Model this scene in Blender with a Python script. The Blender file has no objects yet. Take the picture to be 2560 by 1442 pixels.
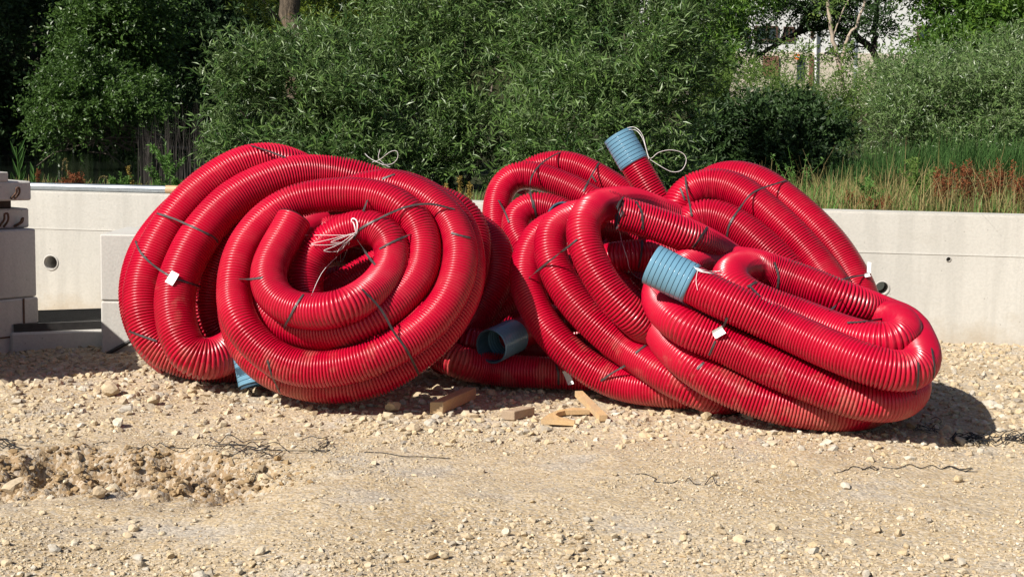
import bpy, bmesh, math, random
import numpy as np
from mathutils import Vector, Matrix
from mathutils.bvhtree import BVHTree

S = bpy.context.scene
rng = np.random.default_rng(11)
random.seed(5)
R = math.radians
COL = S.collection

# ------------------------------------------------------------ camera, sky, sun
FPX, CX, CY = 3556.0, 1280.0, 721.0          # focal length and centre in pixels of the 2560 px photograph
PITCH, ROLL, CAMZ = math.atan(391 / 3556.0), 0.018, 1.23
CAM = np.array([0, 0, CAMZ])
FW = np.array([0, math.cos(PITCH), -math.sin(PITCH)])
R0 = np.array([1.0, 0, 0]); U0 = np.array([0, math.sin(PITCH), math.cos(PITCH)])
RT = math.cos(ROLL) * R0 + math.sin(ROLL) * U0
UP = -math.sin(ROLL) * R0 + math.cos(ROLL) * U0
cam = bpy.data.cameras.new('camera'); camo = bpy.data.objects.new('camera', cam); COL.objects.link(camo)
camo.matrix_world = Matrix(((RT[0], UP[0], -FW[0], 0), (RT[1], UP[1], -FW[1], 0), (RT[2], UP[2], -FW[2], CAMZ), (0, 0, 0, 1)))
cam.sensor_width = 36; cam.lens = FPX / 2560 * 36; cam.clip_start = .1; cam.clip_end = 900
S.camera = camo

SUN_AZ, SUN_EL = R(42), R(40)               # travel direction turned from +x towards +y, elevation
W = bpy.data.worlds.new("World"); S.world = W; W.use_nodes = True
nt = W.node_tree; sky = nt.nodes.new('ShaderNodeTexSky'); sky.sky_type = 'NISHITA'; sky.sun_disc = False
sky.sun_elevation = SUN_EL; sky.sun_rotation = R(228); sky.air_density = 1.0; sky.dust_density = 1.0
nt.links.new(sky.outputs[0], nt.nodes['Background'].inputs[0]); nt.nodes['Background'].inputs[1].default_value = .05
sl = bpy.data.lights.new('sun', 'SUN'); sl.energy = 5.0; sl.angle = R(.53); sl.color = (1, .95, .86)
so = bpy.data.objects.new('sun', sl); COL.objects.link(so)
L = Vector((math.cos(SUN_EL) * math.cos(SUN_AZ), math.cos(SUN_EL) * math.sin(SUN_AZ), -math.sin(SUN_EL)))
so.rotation_euler = L.to_track_quat('-Z', 'Y').to_euler(); so.location = (-6, -4, 9)
S.view_settings.view_transform = 'Standard'; S.view_settings.look = 'None'
S.view_settings.exposure = .56; S.view_settings.gamma = 1; S.view_settings.use_curve_mapping = False

# ------------------------------------------------------------ helpers
def ray(px, py):
    d = FW + (px - CX) / FPX * RT + (CY - py) / FPX * UP
    return d
def atY(px, py, Y):
    d = ray(px, py); return CAM + d * (Y / d[1])
def atZ(px, py, z):
    d = ray(px, py); return CAM + d * ((z - CAMZ) / d[2])
def tag(o, label=None, cat=None, group=None, kind=None):
    if label: o['label'] = label
    if cat: o['category'] = cat
    if group: o['group'] = group
    if kind: o['kind'] = kind
    return o
def empty(name, loc, label, cat, group=None):
    o = bpy.data.objects.new(name, None); COL.objects.link(o); o.location = loc; o.empty_display_size = .1
    return tag(o, label, cat, group)
def link(name, me, mat=None, parent=None, smooth=False):
    if mat is not None and not me.materials: me.materials.append(mat)
    me.polygons.foreach_set('use_smooth', np.full(len(me.polygons), bool(smooth)))
    o = bpy.data.objects.new(name, me); COL.objects.link(o)
    if parent is not None:
        o.parent = parent; o.matrix_parent_inverse = Matrix.Translation(parent.location).inverted()
    return o
def npmesh(name, V, F, attrs=None):
    """V (n,3), F (m,k) same-size faces"""
    V = np.asarray(V, dtype=np.float32); F = np.asarray(F, dtype=np.int32)
    me = bpy.data.meshes.new(name); m, k = F.shape
    me.vertices.add(len(V)); me.vertices.foreach_set('co', V.ravel())
    me.loops.add(m * k); me.loops.foreach_set('vertex_index', F.ravel())
    me.polygons.add(m); me.polygons.foreach_set('loop_start', np.arange(0, m * k, k, dtype=np.int32))
    for n, a in (attrs or {}).items():
        a = np.asarray(a, dtype=np.float32)
        at = me.attributes.new(n, 'FLOAT', 'POINT'); at.data.foreach_set('value', a)
    me.update(calc_edges=True)
    return me
def vnoise(x, y, seed=0):
    xi = np.floor(x).astype(np.int64); yi = np.floor(y).astype(np.int64); fx = x - xi; fy = y - yi
    def h(a, b):
        v = np.sin(a * 127.1 + b * 311.7 + seed * 74.7) * 43758.5453
        return v - np.floor(v)
    fx = fx * fx * (3 - 2 * fx); fy = fy * fy * (3 - 2 * fy)
    return (h(xi, yi) * (1 - fx) + h(xi + 1, yi) * fx) * (1 - fy) + (h(xi, yi + 1) * (1 - fx) + h(xi + 1, yi + 1) * fx) * fy - .5
def sstep(a, b, x):
    t = np.clip((x - a) / (b - a), 0, 1); return t * t * (3 - 2 * t)

class N:
    """tiny node builder"""
    def __init__(s, name):
        s.m = bpy.data.materials.new(name); s.m.use_nodes = True; s.t = s.m.node_tree
        s.b = s.t.nodes['Principled BSDF']; s.out = s.t.nodes['Material Output']
    def n(s, typ, ins=None, **kw):
        nd = s.t.nodes.new('ShaderNode' + typ)
        for k, v in kw.items(): setattr(nd, k, v)
        for k, v in (ins or {}).items():
            if isinstance(v, tuple) and len(v) == 2 and hasattr(v[0], 'outputs'): s.t.links.new(v[0].outputs[v[1]], nd.inputs[k])
            elif hasattr(v, 'outputs'): s.t.links.new(v.outputs[0], nd.inputs[k])
            else: nd.inputs[k].default_value = v
        return nd
    def ramp(s, fac, stops):
        r = s.n('ValToRGB', {0: fac}); e = r.color_ramp.elements
        while len(e) < len(stops): e.new(.5)
        for el, (p, c) in zip(e, stops): el.position = p; el.color = (c + (1,)) if isinstance(c, tuple) else (c, c, c, 1)
        return r
    def mix(s, fac, a, b, mode='MIX'):
        m = s.n('Mix', data_type='RGBA', blend_type=mode)
        for i, v in ((0, fac), (6, a), (7, b)):
            if hasattr(v, 'outputs'): s.t.links.new(v.outputs[2 if v.bl_idname == 'ShaderNodeMix' else 0], m.inputs[i])
            elif isinstance(v, tuple) and hasattr(v[0], 'outputs'): s.t.links.new(v[0].outputs[v[1]], m.inputs[i])
            else: m.inputs[i].default_value = v if not isinstance(v, tuple) else v + (1,)
        return m
    def set(s, **kw):
        for k, v in kw.items():
            k = {'color': 'Base Color', 'rough': 'Roughness', 'normal': 'Normal', 'spec': 'Specular IOR Level', 'metal': 'Metallic', 'coat': 'Coat Weight'}.get(k, k)
            i = s.b.inputs[k]
            if hasattr(v, 'outputs'): s.t.links.new(v.outputs[2 if v.bl_idname == 'ShaderNodeMix' else 0], i)
            elif isinstance(v, tuple) and hasattr(v[0], 'outputs'): s.t.links.new(v[0].outputs[v[1]], i)
            else: i.default_value = v + (1,) if isinstance(v, tuple) else v
        return s
    def noise(s, scale, detail=3, vec=None, rough=.55):
        ins = {'Scale': scale, 'Detail': detail, 'Roughness': rough}
        if vec is not None: ins['Vector'] = vec
        return s.n('TexNoise', ins)
    def obj(s): return (s.n('TexCoord'), 3)
    def pos(s): return (s.n('NewGeometry'), 0)
    def bump(s, h, strength=.5, dist=.01):
        return s.n('Bump', {'Height': h, 'Strength': strength, 'Distance': dist})

def simple(name, col, rough=.6, var=.15, scale=20, spec=.4, metal=0, bump=0):
    k = N(name); nz = k.noise(scale, 4, k.pos())
    c = tuple(col)
    k.set(color=k.ramp(nz, [(.3, tuple(v * (1 - var) for v in c)), (.7, tuple(min(1, v * (1 + var)) for v in c))]), rough=rough, spec=spec, metal=metal)
    if bump: k.set(normal=k.bump(nz, bump, .004))
    return k.m

# ------------------------------------------------------------ materials
def mat_pipe():
    k = N('red_plastic'); p = k.pos()
    n1 = k.noise(3.0, 2, p); base = k.ramp(n1, [(.3, (.38, .001, .021)), (.7, (.46, .0012, .026))])
    n2 = k.noise(5.5, 6, p, .7); sep = k.n('SeparateXYZ', {0: p})
    low = k.n('MapRange', {0: (sep, 2), 1: .02, 2: .62, 3: .17, 4: -.10})       # dust splashed up from the gravel lies thickest low down
    add = k.n('Math', {0: n2, 1: low}, operation='ADD')
    d = k.ramp(add, [(.60, 0.0), (.90, .75)])
    fine = k.noise(160, 2, p); f2 = k.n('Math', {0: d, 1: k.ramp(fine, [(.3, .45), (.7, 1.0)])}, operation='MULTIPLY')
    col = k.mix(f2, base, (.42, .26, .17))
    # a thin film of dust on the whole pipe
    n3 = k.noise(11, 5, p); film = k.ramp(n3, [(.5, 0.0), (.85, .08)])
    col = k.mix(film, col, (.50, .22, .20))
    rough = k.n('MapRange', {0: f2, 1: 0., 2: .7, 3: .30, 4: .8})
    k.set(color=col, rough=rough, spec=.5)
    return k.m
M = {}
M['pipe'] = mat_pipe()
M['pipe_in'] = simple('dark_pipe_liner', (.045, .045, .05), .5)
M['blue'] = simple('blue_plastic', (.125, .265, .375), .22, .06, 9, .5)
M['blue_in'] = simple('dark_blue_bore', (.03, .07, .11), .5)  # socket bore, coloured darker than the blue plastic outside
M['strap'] = simple('black_strap', (.04, .034, .034), .5, .3, 40, .5)
M['tag'] = simple('white_label', (.78, .79, .80), .5, .04)
M['cord'] = simple('white_cord', (.72, .68, .68), .6, .05)
M['wire'] = simple('black_wire', (.018, .018, .02), .45)
M['steel'] = simple('galvanised_steel', (.42, .46, .50), .32, .1, 30, .5, .75)
M['beige_pl'] = simple('beige_sleeve', (.50, .33, .19), .55, .08)
M['rust'] = simple('rusty_steel', (.10, .055, .035), .8, .4, 60)
M['darksteel'] = simple('dark_cast_iron', (.035, .033, .032), .55, .3, 30)
M['twig'] = simple('grey_brown_bark', (.13, .105, .085), .85, .35, 14, .2, 0, .6)
k = N('furrowed_bark'); p_ = k.pos(); nz = k.noise(9, 6, k.n('Mapping', {0: p_, 3: (3, 3, .35)}), .7)
k.set(color=k.mix(k.ramp(k.noise(5, 3, p_), [(.58, 0.), (.7, .5)]), k.ramp(nz, [(.35, (.035, .028, .022)), (.6, (.16, .125, .09)), (.75, (.24, .20, .15))]), (.28, .17, .05)), rough=.9, spec=.2, normal=k.bump(nz, 1., .03)); M['bark'] = k.m
M['darkbark'] = simple('dark_bark', (.05, .042, .036), .9, .4, 9, .2)
M['palebark'] = simple('pale_bark', (.36, .29, .23), .8, .3, 6, .2)
M['deadstem'] = simple('dead_reed_stem', (.036, .031, .028), .8, .3, 4, .2)

def mat_wood(name, a, b):
    k = N(name); tc = k.obj(); mp = k.n('Mapping', {0: tc, 3: (60, 4, 60)})
    nz = k.noise(3, 5, mp); g = k.noise(7, 3, tc)
    c = k.mix(k.ramp(g, [(.35, 0.), (.75, .5)]), k.ramp(nz, [(.3, a), (.7, b)]), (.30, .25, .20))
    k.set(color=c, rough=.75, spec=.25, normal=k.bump(nz, .4, .003)); return k.m
M['wood'] = mat_wood('raw_timber', (.50, .32, .145), (.62, .42, .22))
M['oldwood'] = mat_wood('weathered_timber', (.36, .25, .155), (.46, .33, .215))

def mat_concrete(name, a, b, streak=.5, pits=.8, splash=False):
    k = N(name); p = k.pos()
    mp = k.n('Mapping', {0: p, 3: (7, 7, .5)}); st = k.noise(1.6, 5, mp)
    big = k.noise(.9, 4, p); fine = k.noise(70, 4, p)
    c = k.ramp(big, [(.3, a), (.7, b)])
    c = k.mix(k.ramp(st, [(.48, 0.), (.72, streak)]), c, tuple(v * .78 for v in a))
    vo = k.n('TexVoronoi', {'Vector': p, 'Scale': 14}); vd = k.ramp((vo, 0), [(.03, 1.), (.075, 0.)])
    c = k.mix(k.n('Math', {0: vd, 1: pits}, operation='MULTIPLY'), c, tuple(v * .5 for v in a))
    c = k.mix(k.ramp(fine, [(.35, .18), (.6, 0.)]), c, tuple(v * .6 for v in a))
    if splash:
        z_ = k.n('SeparateXYZ', {0: p}); lo_ = k.n('MapRange', {0: (z_, 2), 1: .0, 2: .30, 3: .30, 4: -.25}); sp = k.n('Math', {0: k.noise(4, 6, p, .7), 1: lo_}, operation='ADD')
        c = k.mix(k.ramp(sp, [(.52, 0.), (.85, .6)]), c, (.36, .29, .20)); h2 = k.noise(2.2, 5, k.n('Mapping', {0: p, 3: (1, 1, 6)})); c = k.mix(k.ramp(h2, [(.6, 0.), (.75, .22)]), c, (.36, .33, .27))
    k.set(color=c, rough=.85, spec=.25, normal=k.bump(fine, .35, .004)); return k.m
M['wall'] = mat_concrete('cast_concrete', (.49, .47, .43), (.56, .54, .50), .5, .7, True)
M['block'] = mat_concrete('grey_precast_concrete', (.46, .44, .41), (.56, .54, .505), .35, .8)

def mat_ground():
    k = N('dry_dirt'); p = k.pos()
    a = k.noise(1.3, 5, p); b = k.noise(38, 5, p, .65); c = k.noise(150, 3, p)
    col = k.ramp(a, [(.3, (.40, .30, .18)), (.52, (.48, .375, .24)), (.72, (.51, .42, .295))])
    g = k.noise(2.6, 4, p); col = k.mix(k.ramp(g, [(.56, 0.), (.68, .6)]), col, (.36, .34, .32))
    col = k.mix(k.ramp(b, [(.36, .6), (.50, 0.)]), col, (.24, .165, .10))
    dg_ = (k.n('Attribute', attribute_name='dug'), 2); col = k.mix(dg_, col, k.ramp(k.noise(22, 5, p), [(.35, (.19, .12, .062)), (.65, (.35, .24, .14))]))
    vo = k.n('TexVoronoi', {'Vector': p, 'Scale': 85}); vc = k.n('SeparateColor', {0: (vo, 1)})
    col = k.mix(k.ramp((vc, 0), [(.62, 0.), (.66, .55)]), col, (.56, .48, .38))
    col = k.mix(k.ramp((vc, 1), [(.82, 0.), (.85, .5)]), col, (.24, .22, .20))
    h = k.n('Math', {0: b, 1: k.n('Math', {0: (vo, 0), 1: -.35}, operation='MULTIPLY')}, operation='ADD')
    k.set(color=col, rough=.95, spec=.15, normal=k.bump(h, .7, .012)); return k.m
M['ground'] = mat_ground()
def mat_stone(name, tint=(1, 1, 1), attr=True):
    k = N(name)
    v = k.n('Attribute', attribute_name='rnd') if attr else k.n('ObjectInfo')
    r = (v, 2) if attr else (v, 5)
    t = lambda c: tuple(x * y for x, y in zip(c, tint))
    col = k.ramp(r, [(0., t((.27, .25, .235))), (.12, t((.46, .38, .29))), (.34, t((.51, .40, .265))), (.5, t((.54, .47, .375))), (.62, t((.46, .37, .275))), (.75, t((.58, .485, .36))), (.9, t((.42, .395, .37))), (1., t((.66, .60, .52)))])
    p = k.pos(); nz = k.noise(60, 4, p, .6)
    col = k.mix(k.ramp(nz, [(.3, .5), (.6, 0.)]), col, t((.30, .22, .14)))
    k.set(color=col, rough=.9, spec=.2, normal=k.bump(nz, .5, .006)); return k.m
M['stone'] = mat_stone('crushed_limestone', (1, .985, .91)); M['stone_obj'] = mat_stone('limestone_piece', (1, .985, .91), attr=False)
M['clod'] = mat_stone('earthy_clods', (.64, .54, .40))

def mat_leaf(name, dark, light, back=None, trans=.3, rough=.42, spec=.45):
    k = N(name); r = (k.n('Attribute', attribute_name='rnd'), 2)
    col = k.ramp(r, [(0., dark), (.6, tuple((a + b) / 2 for a, b in zip(dark, light))), (1., light)])
    if back:
        geo = k.n('NewGeometry'); col = k.mix((geo, 6), col, back)
    k.set(color=col, rough=rough, spec=spec)
    tr = k.n('BsdfTranslucent', {0: (col, 2) if col.bl_idname == 'ShaderNodeMix' else col})
    ms = k.n('MixShader', {0: trans, 1: k.b, 2: tr}); k.t.links.new(ms.outputs[0], k.out.inputs[0]); return k.m
M['willow'] = mat_leaf('willow_leaf', (.028, .072, .014), (.155, .25, .062), (.175, .25, .10), .2, .42, .42)
M['willow2'] = mat_leaf('pale_willow_leaf', (.07, .14, .035), (.21, .30, .105), (.24, .31, .15), .3, .36, .5)
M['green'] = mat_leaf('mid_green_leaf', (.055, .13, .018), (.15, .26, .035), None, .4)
M['dullgreen'] = mat_leaf('dull_green_leaf', (.04, .085, .016), (.10, .185, .035), None, .35)  # duller, less saturated version of the mid green
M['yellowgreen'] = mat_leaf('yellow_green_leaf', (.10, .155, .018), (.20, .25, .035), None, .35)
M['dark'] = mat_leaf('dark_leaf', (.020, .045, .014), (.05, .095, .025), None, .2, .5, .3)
M['feather'] = mat_leaf('feathery_green', (.10, .18, .035), (.205, .29, .075), None, .35, .6, .2)
M['reed'] = mat_leaf('reed_blade', (.03, .075, .02), (.075, .15, .04), None, .3, .7, .1)
M['dry'] = mat_leaf('dry_grass_blade', (.20, .175, .06), (.40, .31, .15), None, .3, .7, .15)
M['dock'] = mat_leaf('dock_seed', (.15, .05, .022), (.30, .11, .05), None, .2, .8, .1)
M['weed'] = mat_leaf('weed_leaf', (.085, .19, .035), (.18, .32, .085), None, .35, .5, .3)
M['ochre'] = mat_leaf('ochre_seed', (.28, .20, .05), (.40, .30, .09), None, .2, .8, .1)
# ------------------------------------------------------------ ground
def gz(x, y):
    x = np.asarray(x, dtype=float); y = np.asarray(y, dtype=float)
    z = vnoise(x * 1.7, y * 1.7, 1) * .030 + vnoise(x * 6, y * 6, 2) * .014 + vnoise(x * 17, y * 17, 3) * .007
    m = 1 - sstep(-1.05, -.66, x + vnoise(y * 3, x * 3, 8) * .12)              # dug strip with a crumbled edge
    ye = 5.26 + vnoise(x * 3.1, x * 0, 5) * .16
    s = ye - y
    drop = .018 * sstep(-.22, -.03, s) - .10 * sstep(-.02, .14, s) + .075 * sstep(.16, .75, s)
    rough = sstep(-.05, .08, s) * (1 - sstep(.22, .55, s))
    z = z + m * (drop + rough * (vnoise(x * 11, y * 11, 6) * .10 + vnoise(x * 26, y * 26, 7) * .075 + vnoise(x * 55, y * 55, 17) * .03))
    # the gravel pad rises a little round the coils
    z = z + .02 * sstep(5.75, 6.0, y + vnoise(x * 2.2, y * 0, 9) * .35)
    far = sstep(9, 14, np.hypot(x, y - 6)); return z * (1 - far) - .02
def wallY(x): return 8.53 - .14 * (x - 2.63)      # front face of the wall

def axis(lo, hi, step, outer):
    a = np.arange(lo, hi + 1e-6, step); return np.concatenate([[-o for o in outer[::-1]], a, outer]) if lo < 0 else np.concatenate([a, outer])
xs = np.concatenate([[-400, -120, -40, -18, -9, -6], np.arange(-4, -2.5, .03), np.arange(-2.5, -.6, .016), np.arange(-.6, 4.01, .03), [6, 9, 18, 40, 120, 400]])
ys = np.concatenate([[-60, -10, 0, 2], np.arange(3.2, 4.6, .03), np.arange(4.6, 5.5, .016), np.arange(5.5, 9.6, .03), [9.62]])
X, Y = np.meshgrid(xs, ys, indexing='ij')
V = np.stack([X, Y, gz(X, Y)], -1).reshape(-1, 3); ny = len(ys)
I = np.arange(len(xs) - 1)[:, None] * ny + np.arange(ny - 1)[None]
F = np.stack([I, I + ny, I + ny + 1, I + 1], -1).reshape(-1, 4)
def dugmask(x, y):
    s = 5.26 + vnoise(x * 3.1, x * 0, 5) * .16 - y
    return np.clip((1 - sstep(-1.05, -.66, x + vnoise(y * 3, x * 3, 8) * .12)) * sstep(-.06, .03, s) * (1 - sstep(.22, .55, s + vnoise(x * 5, y * 5, 12) * .3)), 0, 1) * .85
ground = link('ground', npmesh('ground', V, F, {'dug': dugmask(V[:, 0], V[:, 1])}), M['ground'], smooth=True); tag(ground, kind='structure')

# land behind the wall: a grassy shelf at wall height, then the stream bed, then the far bank
M['soil'] = simple('grassy_soil', (.03, .034, .014), .95, .4, 5, .1)
def bankz(x, y):
    shelf = .70 + vnoise(x * .8, y * .8, 4) * .06
    left = 1 - sstep(-4.4 + (y - 12) * .03, -1.6, x + (y - 14) * .12)
    z = shelf - left * .75 * sstep(10.2, 11.6, y) * (1 - sstep(40, 50, y))
    return z + sstep(46, 95, y) * 16 + (1 - left) * sstep(17, 40, y) * .9
xs2 = np.concatenate([[-300, -120, -60, -40], np.arange(-30, 30.1, .6), [40, 60, 120, 300]])
base = lambda x: wallY(np.clip(x, -9, 9)) + .27
tt = np.concatenate([np.arange(0, 4, .25), np.arange(4, 40, 1.0), np.arange(40, 110, 5.0), [160, 300]])
X = np.repeat(xs2[:, None], len(tt), 1); Y = base(X) + tt[None]
V = np.stack([X, Y, bankz(X, Y)], -1).reshape(-1, 3); n2 = len(tt)
I = np.arange(len(xs2) - 1)[:, None] * n2 + np.arange(n2 - 1)[None]
tag(link('river_bank', npmesh('river_bank', V, np.stack([I, I + n2, I + n2 + 1, I + 1], -1).reshape(-1, 4)), M['soil'], smooth=True), kind='structure')
k = N('dark_water'); k.set(color=(.012, .016, .012), rough=.06, spec=.5, normal=k.bump(k.noise(3.5, 4, k.n('Mapping', {0: k.pos(), 3: (.5, 2.2, 1)})), .25, .02))
w_ = npmesh('stream_water', [(-120, 9.9, .47), (2, 9.9, .47), (2, 52, .47), (-120, 52, .47)], [(0, 1, 2, 3)])
tag(link('stream_water', w_, k.m), kind='structure')

# ------------------------------------------------------------ box helper
def bx(bm, c, s, rz=0, bev=0.0, M4=None):
    r = bmesh.ops.create_cube(bm, size=1); vs = r['verts']
    bmesh.ops.scale(bm, verts=vs, vec=s)
    if bev:
        es = list({e for v in vs for e in v.link_edges})
        rr = bmesh.ops.bevel(bm, geom=es, offset=bev, segments=1, affect='EDGES'); vs = list({v for f in rr['faces'] for v in f.verts} | {v for v in vs if v.is_valid})
    m = Matrix.Translation(c) @ Matrix.Rotation(rz, 4, 'Z')
    if M4 is not None: m = M4
    bmesh.ops.transform(bm, matrix=m, verts=vs)
    return vs
def bmobj(name, bm, mat, parent=None, smooth=False):
    me = bpy.data.meshes.new(name); bm.to_mesh(me); bm.free(); return link(name, me, mat, parent, smooth)
def rough_edges(bm, amp, cuts=6):
    bmesh.ops.subdivide_edges(bm, edges=bm.edges[:], cuts=cuts, use_grid_fill=True)
    for v in bm.verts: v.co += Vector((random.uniform(-1, 1), random.uniform(-1, 1), random.uniform(-1, 1))) * amp
def tube_mesh(name, pts, r, seg=6, caps=True):
    P = np.asarray(pts, dtype=float); n = len(P); T = np.gradient(P, axis=0); T /= np.linalg.norm(T, axis=1, keepdims=True) + 1e-9
    u = np.cross(T[0], (0.13, .21, .97)); u /= np.linalg.norm(u); rr = np.broadcast_to(r, (n,)); V = []
    a = np.arange(seg) * 2 * np.pi / seg
    for i in range(n):
        u = u - T[i] * np.dot(u, T[i]); u /= np.linalg.norm(u); v = np.cross(T[i], u)
        V.append(P[i] + rr[i] * (np.cos(a)[:, None] * u + np.sin(a)[:, None] * v))
    V = np.concatenate(V); I = np.arange(n - 1)[:, None] * seg + np.arange(seg)[None]; J = np.arange(n - 1)[:, None] * seg + (np.arange(seg)[None] + 1) % seg
    return npmesh(name, V, np.stack([I, J, J + seg, I + seg], -1).reshape(-1, 4))
def join_np(name, meshes):
    bm = bmesh.new()
    for m in meshes: bm.from_mesh(m); bpy.data.meshes.remove(m)
    me = bpy.data.meshes.new(name); bm.to_mesh(me); bm.free(); return me
def spline(C, n):
    """Catmull-Rom through control rows, resampled to n rows evenly by length of the first 3 columns"""
    C = np.asarray(C, dtype=float); P = np.vstack([2 * C[0] - C[1], C, 2 * C[-1] - C[-2]]); out = []
    for i in range(1, len(P) - 2):
        t = np.linspace(0, 1, 14, endpoint=False)[:, None]; a, b, c, d = P[i - 1:i + 3]
        out.append(.5 * (2 * b + (c - a) * t + (2 * a - 5 * b + 4 * c - d) * t * t + (3 * b - a - 3 * c + d) * t ** 3))
    Q = np.vstack(out + [C[-1:]]); s = np.concatenate([[0], np.cumsum(np.linalg.norm(np.diff(Q[:, :3], axis=0), axis=1))])
    if n is None: return Q, s
    u = np.linspace(0, s[-1], n); return np.stack([np.interp(u, s, Q[:, j]) for j in range(Q.shape[1])], 1)

# ------------------------------------------------------------ concrete wall along the back (cast in one run, seam at mid height, drain holes)
WA = math.atan(-.14); wx0, wx1 = -5.2, 5.2; WH = .79
wall = empty('retaining_wall', (0, float(wallY(0)), 0), 'long pale cast concrete wall behind the red coils with round drain holes', 'wall')
def wp(x, off, z): # point on the wall: x along, off behind the face
    n = Vector((math.sin(-WA), math.cos(WA), 0)); return Vector((x, float(wallY(x)), z)) + n * off
def wallbox(bm, x0, x1, o0, o1, z0, z1):
    vs = [bm.verts.new(wp(x, o, z)) for z in (z0, z1) for o in (o0, o1) for x in (x0, x1)]
    for f in ((0, 1, 5, 4), (3, 2, 6, 7), (1, 3, 7, 5), (2, 0, 4, 6), (4, 5, 7, 6), (2, 3, 1, 0)): bm.faces.new([vs[i] for i in f])
def seamz(x): return .545 + (x + 5) * .001
bm = bmesh.new(); wallbox(bm, wx0, wx1, 0, .22, -.3, .541); bmesh.ops.recalc_face_normals(bm, faces=bm.faces[:])
lower = bmobj('wall_lower_lift', bm, M['wall'], wall)
holes = [(127, 656, .023), (2205, 720, .020), (2371, 648, .0085), (2388, 420, 0)]
cut = bmesh.new(); hole_pts = []
for px, py, rad in holes[:3]:
    # where the view ray meets the wall face
    d = ray(px, py); t = (8.53 + .14 * 2.63) / (d[1] + .14 * d[0]); p = CAM + d * t; hole_pts.append((p, rad * (2.0 if rad > .01 else 1.6)))
    rr = bmesh.ops.create_cone(cut, cap_ends=True, segments=28, radius1=hole_pts[-1][1], radius2=hole_pts[-1][1], depth=.7 if rad > .01 else .12)
    bmesh.ops.transform(cut, matrix=Matrix.Translation(Vector(p)) @ Matrix.Rotation(WA, 4, 'Z') @ Matrix.Rotation(R(90), 4, 'X'), verts=rr['verts'])
cutter = bmobj('cutter', cut, M['block'])
md = lower.modifiers.new('holes', 'BOOLEAN'); md.object = cutter; md.operation = 'DIFFERENCE'; md.solver = 'EXACT'
bpy.context.view_layer.update(); dg = bpy.context.evaluated_depsgraph_get()
me = bpy.data.meshes.new_from_object(lower.evaluated_get(dg)); lower.modifiers.clear(); lower.data = me
bpy.data.objects.remove(cutter)
bm = bmesh.new(); wallbox(bm, wx0, wx1, .004, .22, .543, WH - .012); wallbox(bm, wx0, wx1, .012, .212, WH - .012, WH); bmesh.ops.recalc_face_normals(bm, faces=bm.faces[:])
bmobj('wall_upper_lift', bm, M['wall'], wall)
bm = bmesh.new(); wallbox(bm, -3.2, 5.2, -.003, .004, .541, .5455); bmesh.ops.recalc_face_normals(bm, faces=bm.faces[:])
bmobj('seam_ridge', bm, M['wall'], wall)
for i, (p, r) in enumerate(hole_pts):
    bm = bmesh.new(); v1 = []
    for q in range(28):
        a = q * 2 * math.pi / 28
        v1.append([bm.verts.new((math.cos(a) * rr_, yy, math.sin(a) * rr_)) for rr_, yy in ((r * 1.16, -.004), (r * .99, -.006), (r * .94, .0), (r * .94, .2 if i < 2 else .05))])
    for q in range(28):
        for j in range(3): bm.faces.new((v1[q][j], v1[(q + 1) % 28][j], v1[(q + 1) % 28][j + 1], v1[q][j + 1]))
    if i == 0 or i == 2: bm.faces.new([v[3] for v in v1])
    bmesh.ops.recalc_face_normals(bm, faces=bm.faces[:])
    bmesh.ops.transform(bm, matrix=Matrix.Translation(Vector(p)) @ Matrix.Rotation(WA, 4, 'Z'), verts=bm.verts[:])
    bmobj('drain_sleeve', bm, M['block'], wall)

# ------------------------------------------------------------ steel tube lying on the wall
a = atY(60, 469, 9.28); b = atY(392, 471.5, 8.98); c_ = atY(640, 474, 8.78); zt = WH + .026
tb = empty('steel_tube', tuple((a + b) / 2), 'grey steel tube with a beige sleeve lying on top of the concrete wall', 'pipe')
a = np.array([-3.45, wallY(-3.45) + .09, zt]); dv = np.array([1, -.14, 0])
xb = b[0]; mid = a + dv * (xb - a[0]); end = mid + dv * .75
o = link('tube', tube_mesh('tube', [a, mid], .025, 16), M['steel'], tb, True)
o = link('sleeve', tube_mesh('sleeve', [mid - dv * .02, end], .0268, 16), M['beige_pl'], tb, True)

# ------------------------------------------------------------ precast blocks on the left
def loopmesh(w, h, r=.006):
    pts = [(-w / 2, 0, 0), (-w / 2 + .01, -.035, h * .55), (-w * .3, -.045, h * .95), (0, -.048, h), (w * .3, -.045, h * .95), (w / 2, -.035, h * .5), (w / 2 - .005, 0, 0)]
    return tube_mesh('lifting_loop', spline(pts, 24), r, 7)
BT = R(52)                                       # the stack is turned: its near faces look away from the sun
def blockframe(px, py, z):                       # bottom right near corner in the picture
    return Vector(atZ(px, py, z))
def turned_block(name, corner, z0, z1, length, depth, label, rz=BT, bev=.008):
    """near face runs from the corner towards the camera-left, body goes back-left"""
    d = Vector((-math.cos(rz), -math.sin(rz), 0)); q = Vector((-math.sin(rz), math.cos(rz), 0))
    c = corner.copy(); c.z = 0
    root = empty(name, c, label, 'concrete block', 'precast blocks stacked at the left')
    bm = bmesh.new(); mid = c + d * length / 2 + q * depth / 2
    bx(bm, Vector((mid.x, mid.y, (z0 + z1) / 2)), (length, depth, z1 - z0), rz, bev)
    o = bmobj('block_body', bm, M['block'], root); root['d'] = 0; del root['d']
    return root, c, d, q
c0 = Vector(atZ(99, 869, 0.0))
zs = [0]
def zat(px, py, Y): return float(atY(px, py, Y)[2])
z1 = zat(96, 741, c0.y); z2 = zat(92, 570, c0.y + .02); z3 = zat(66, 521, c0.y + .03)
r1, cc, dd, qq = turned_block('concrete_block', c0, -.03, z1 - .003, 1.1, 1.3, 'lowest grey concrete block of the left stack with a recessed panel outline')
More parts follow.
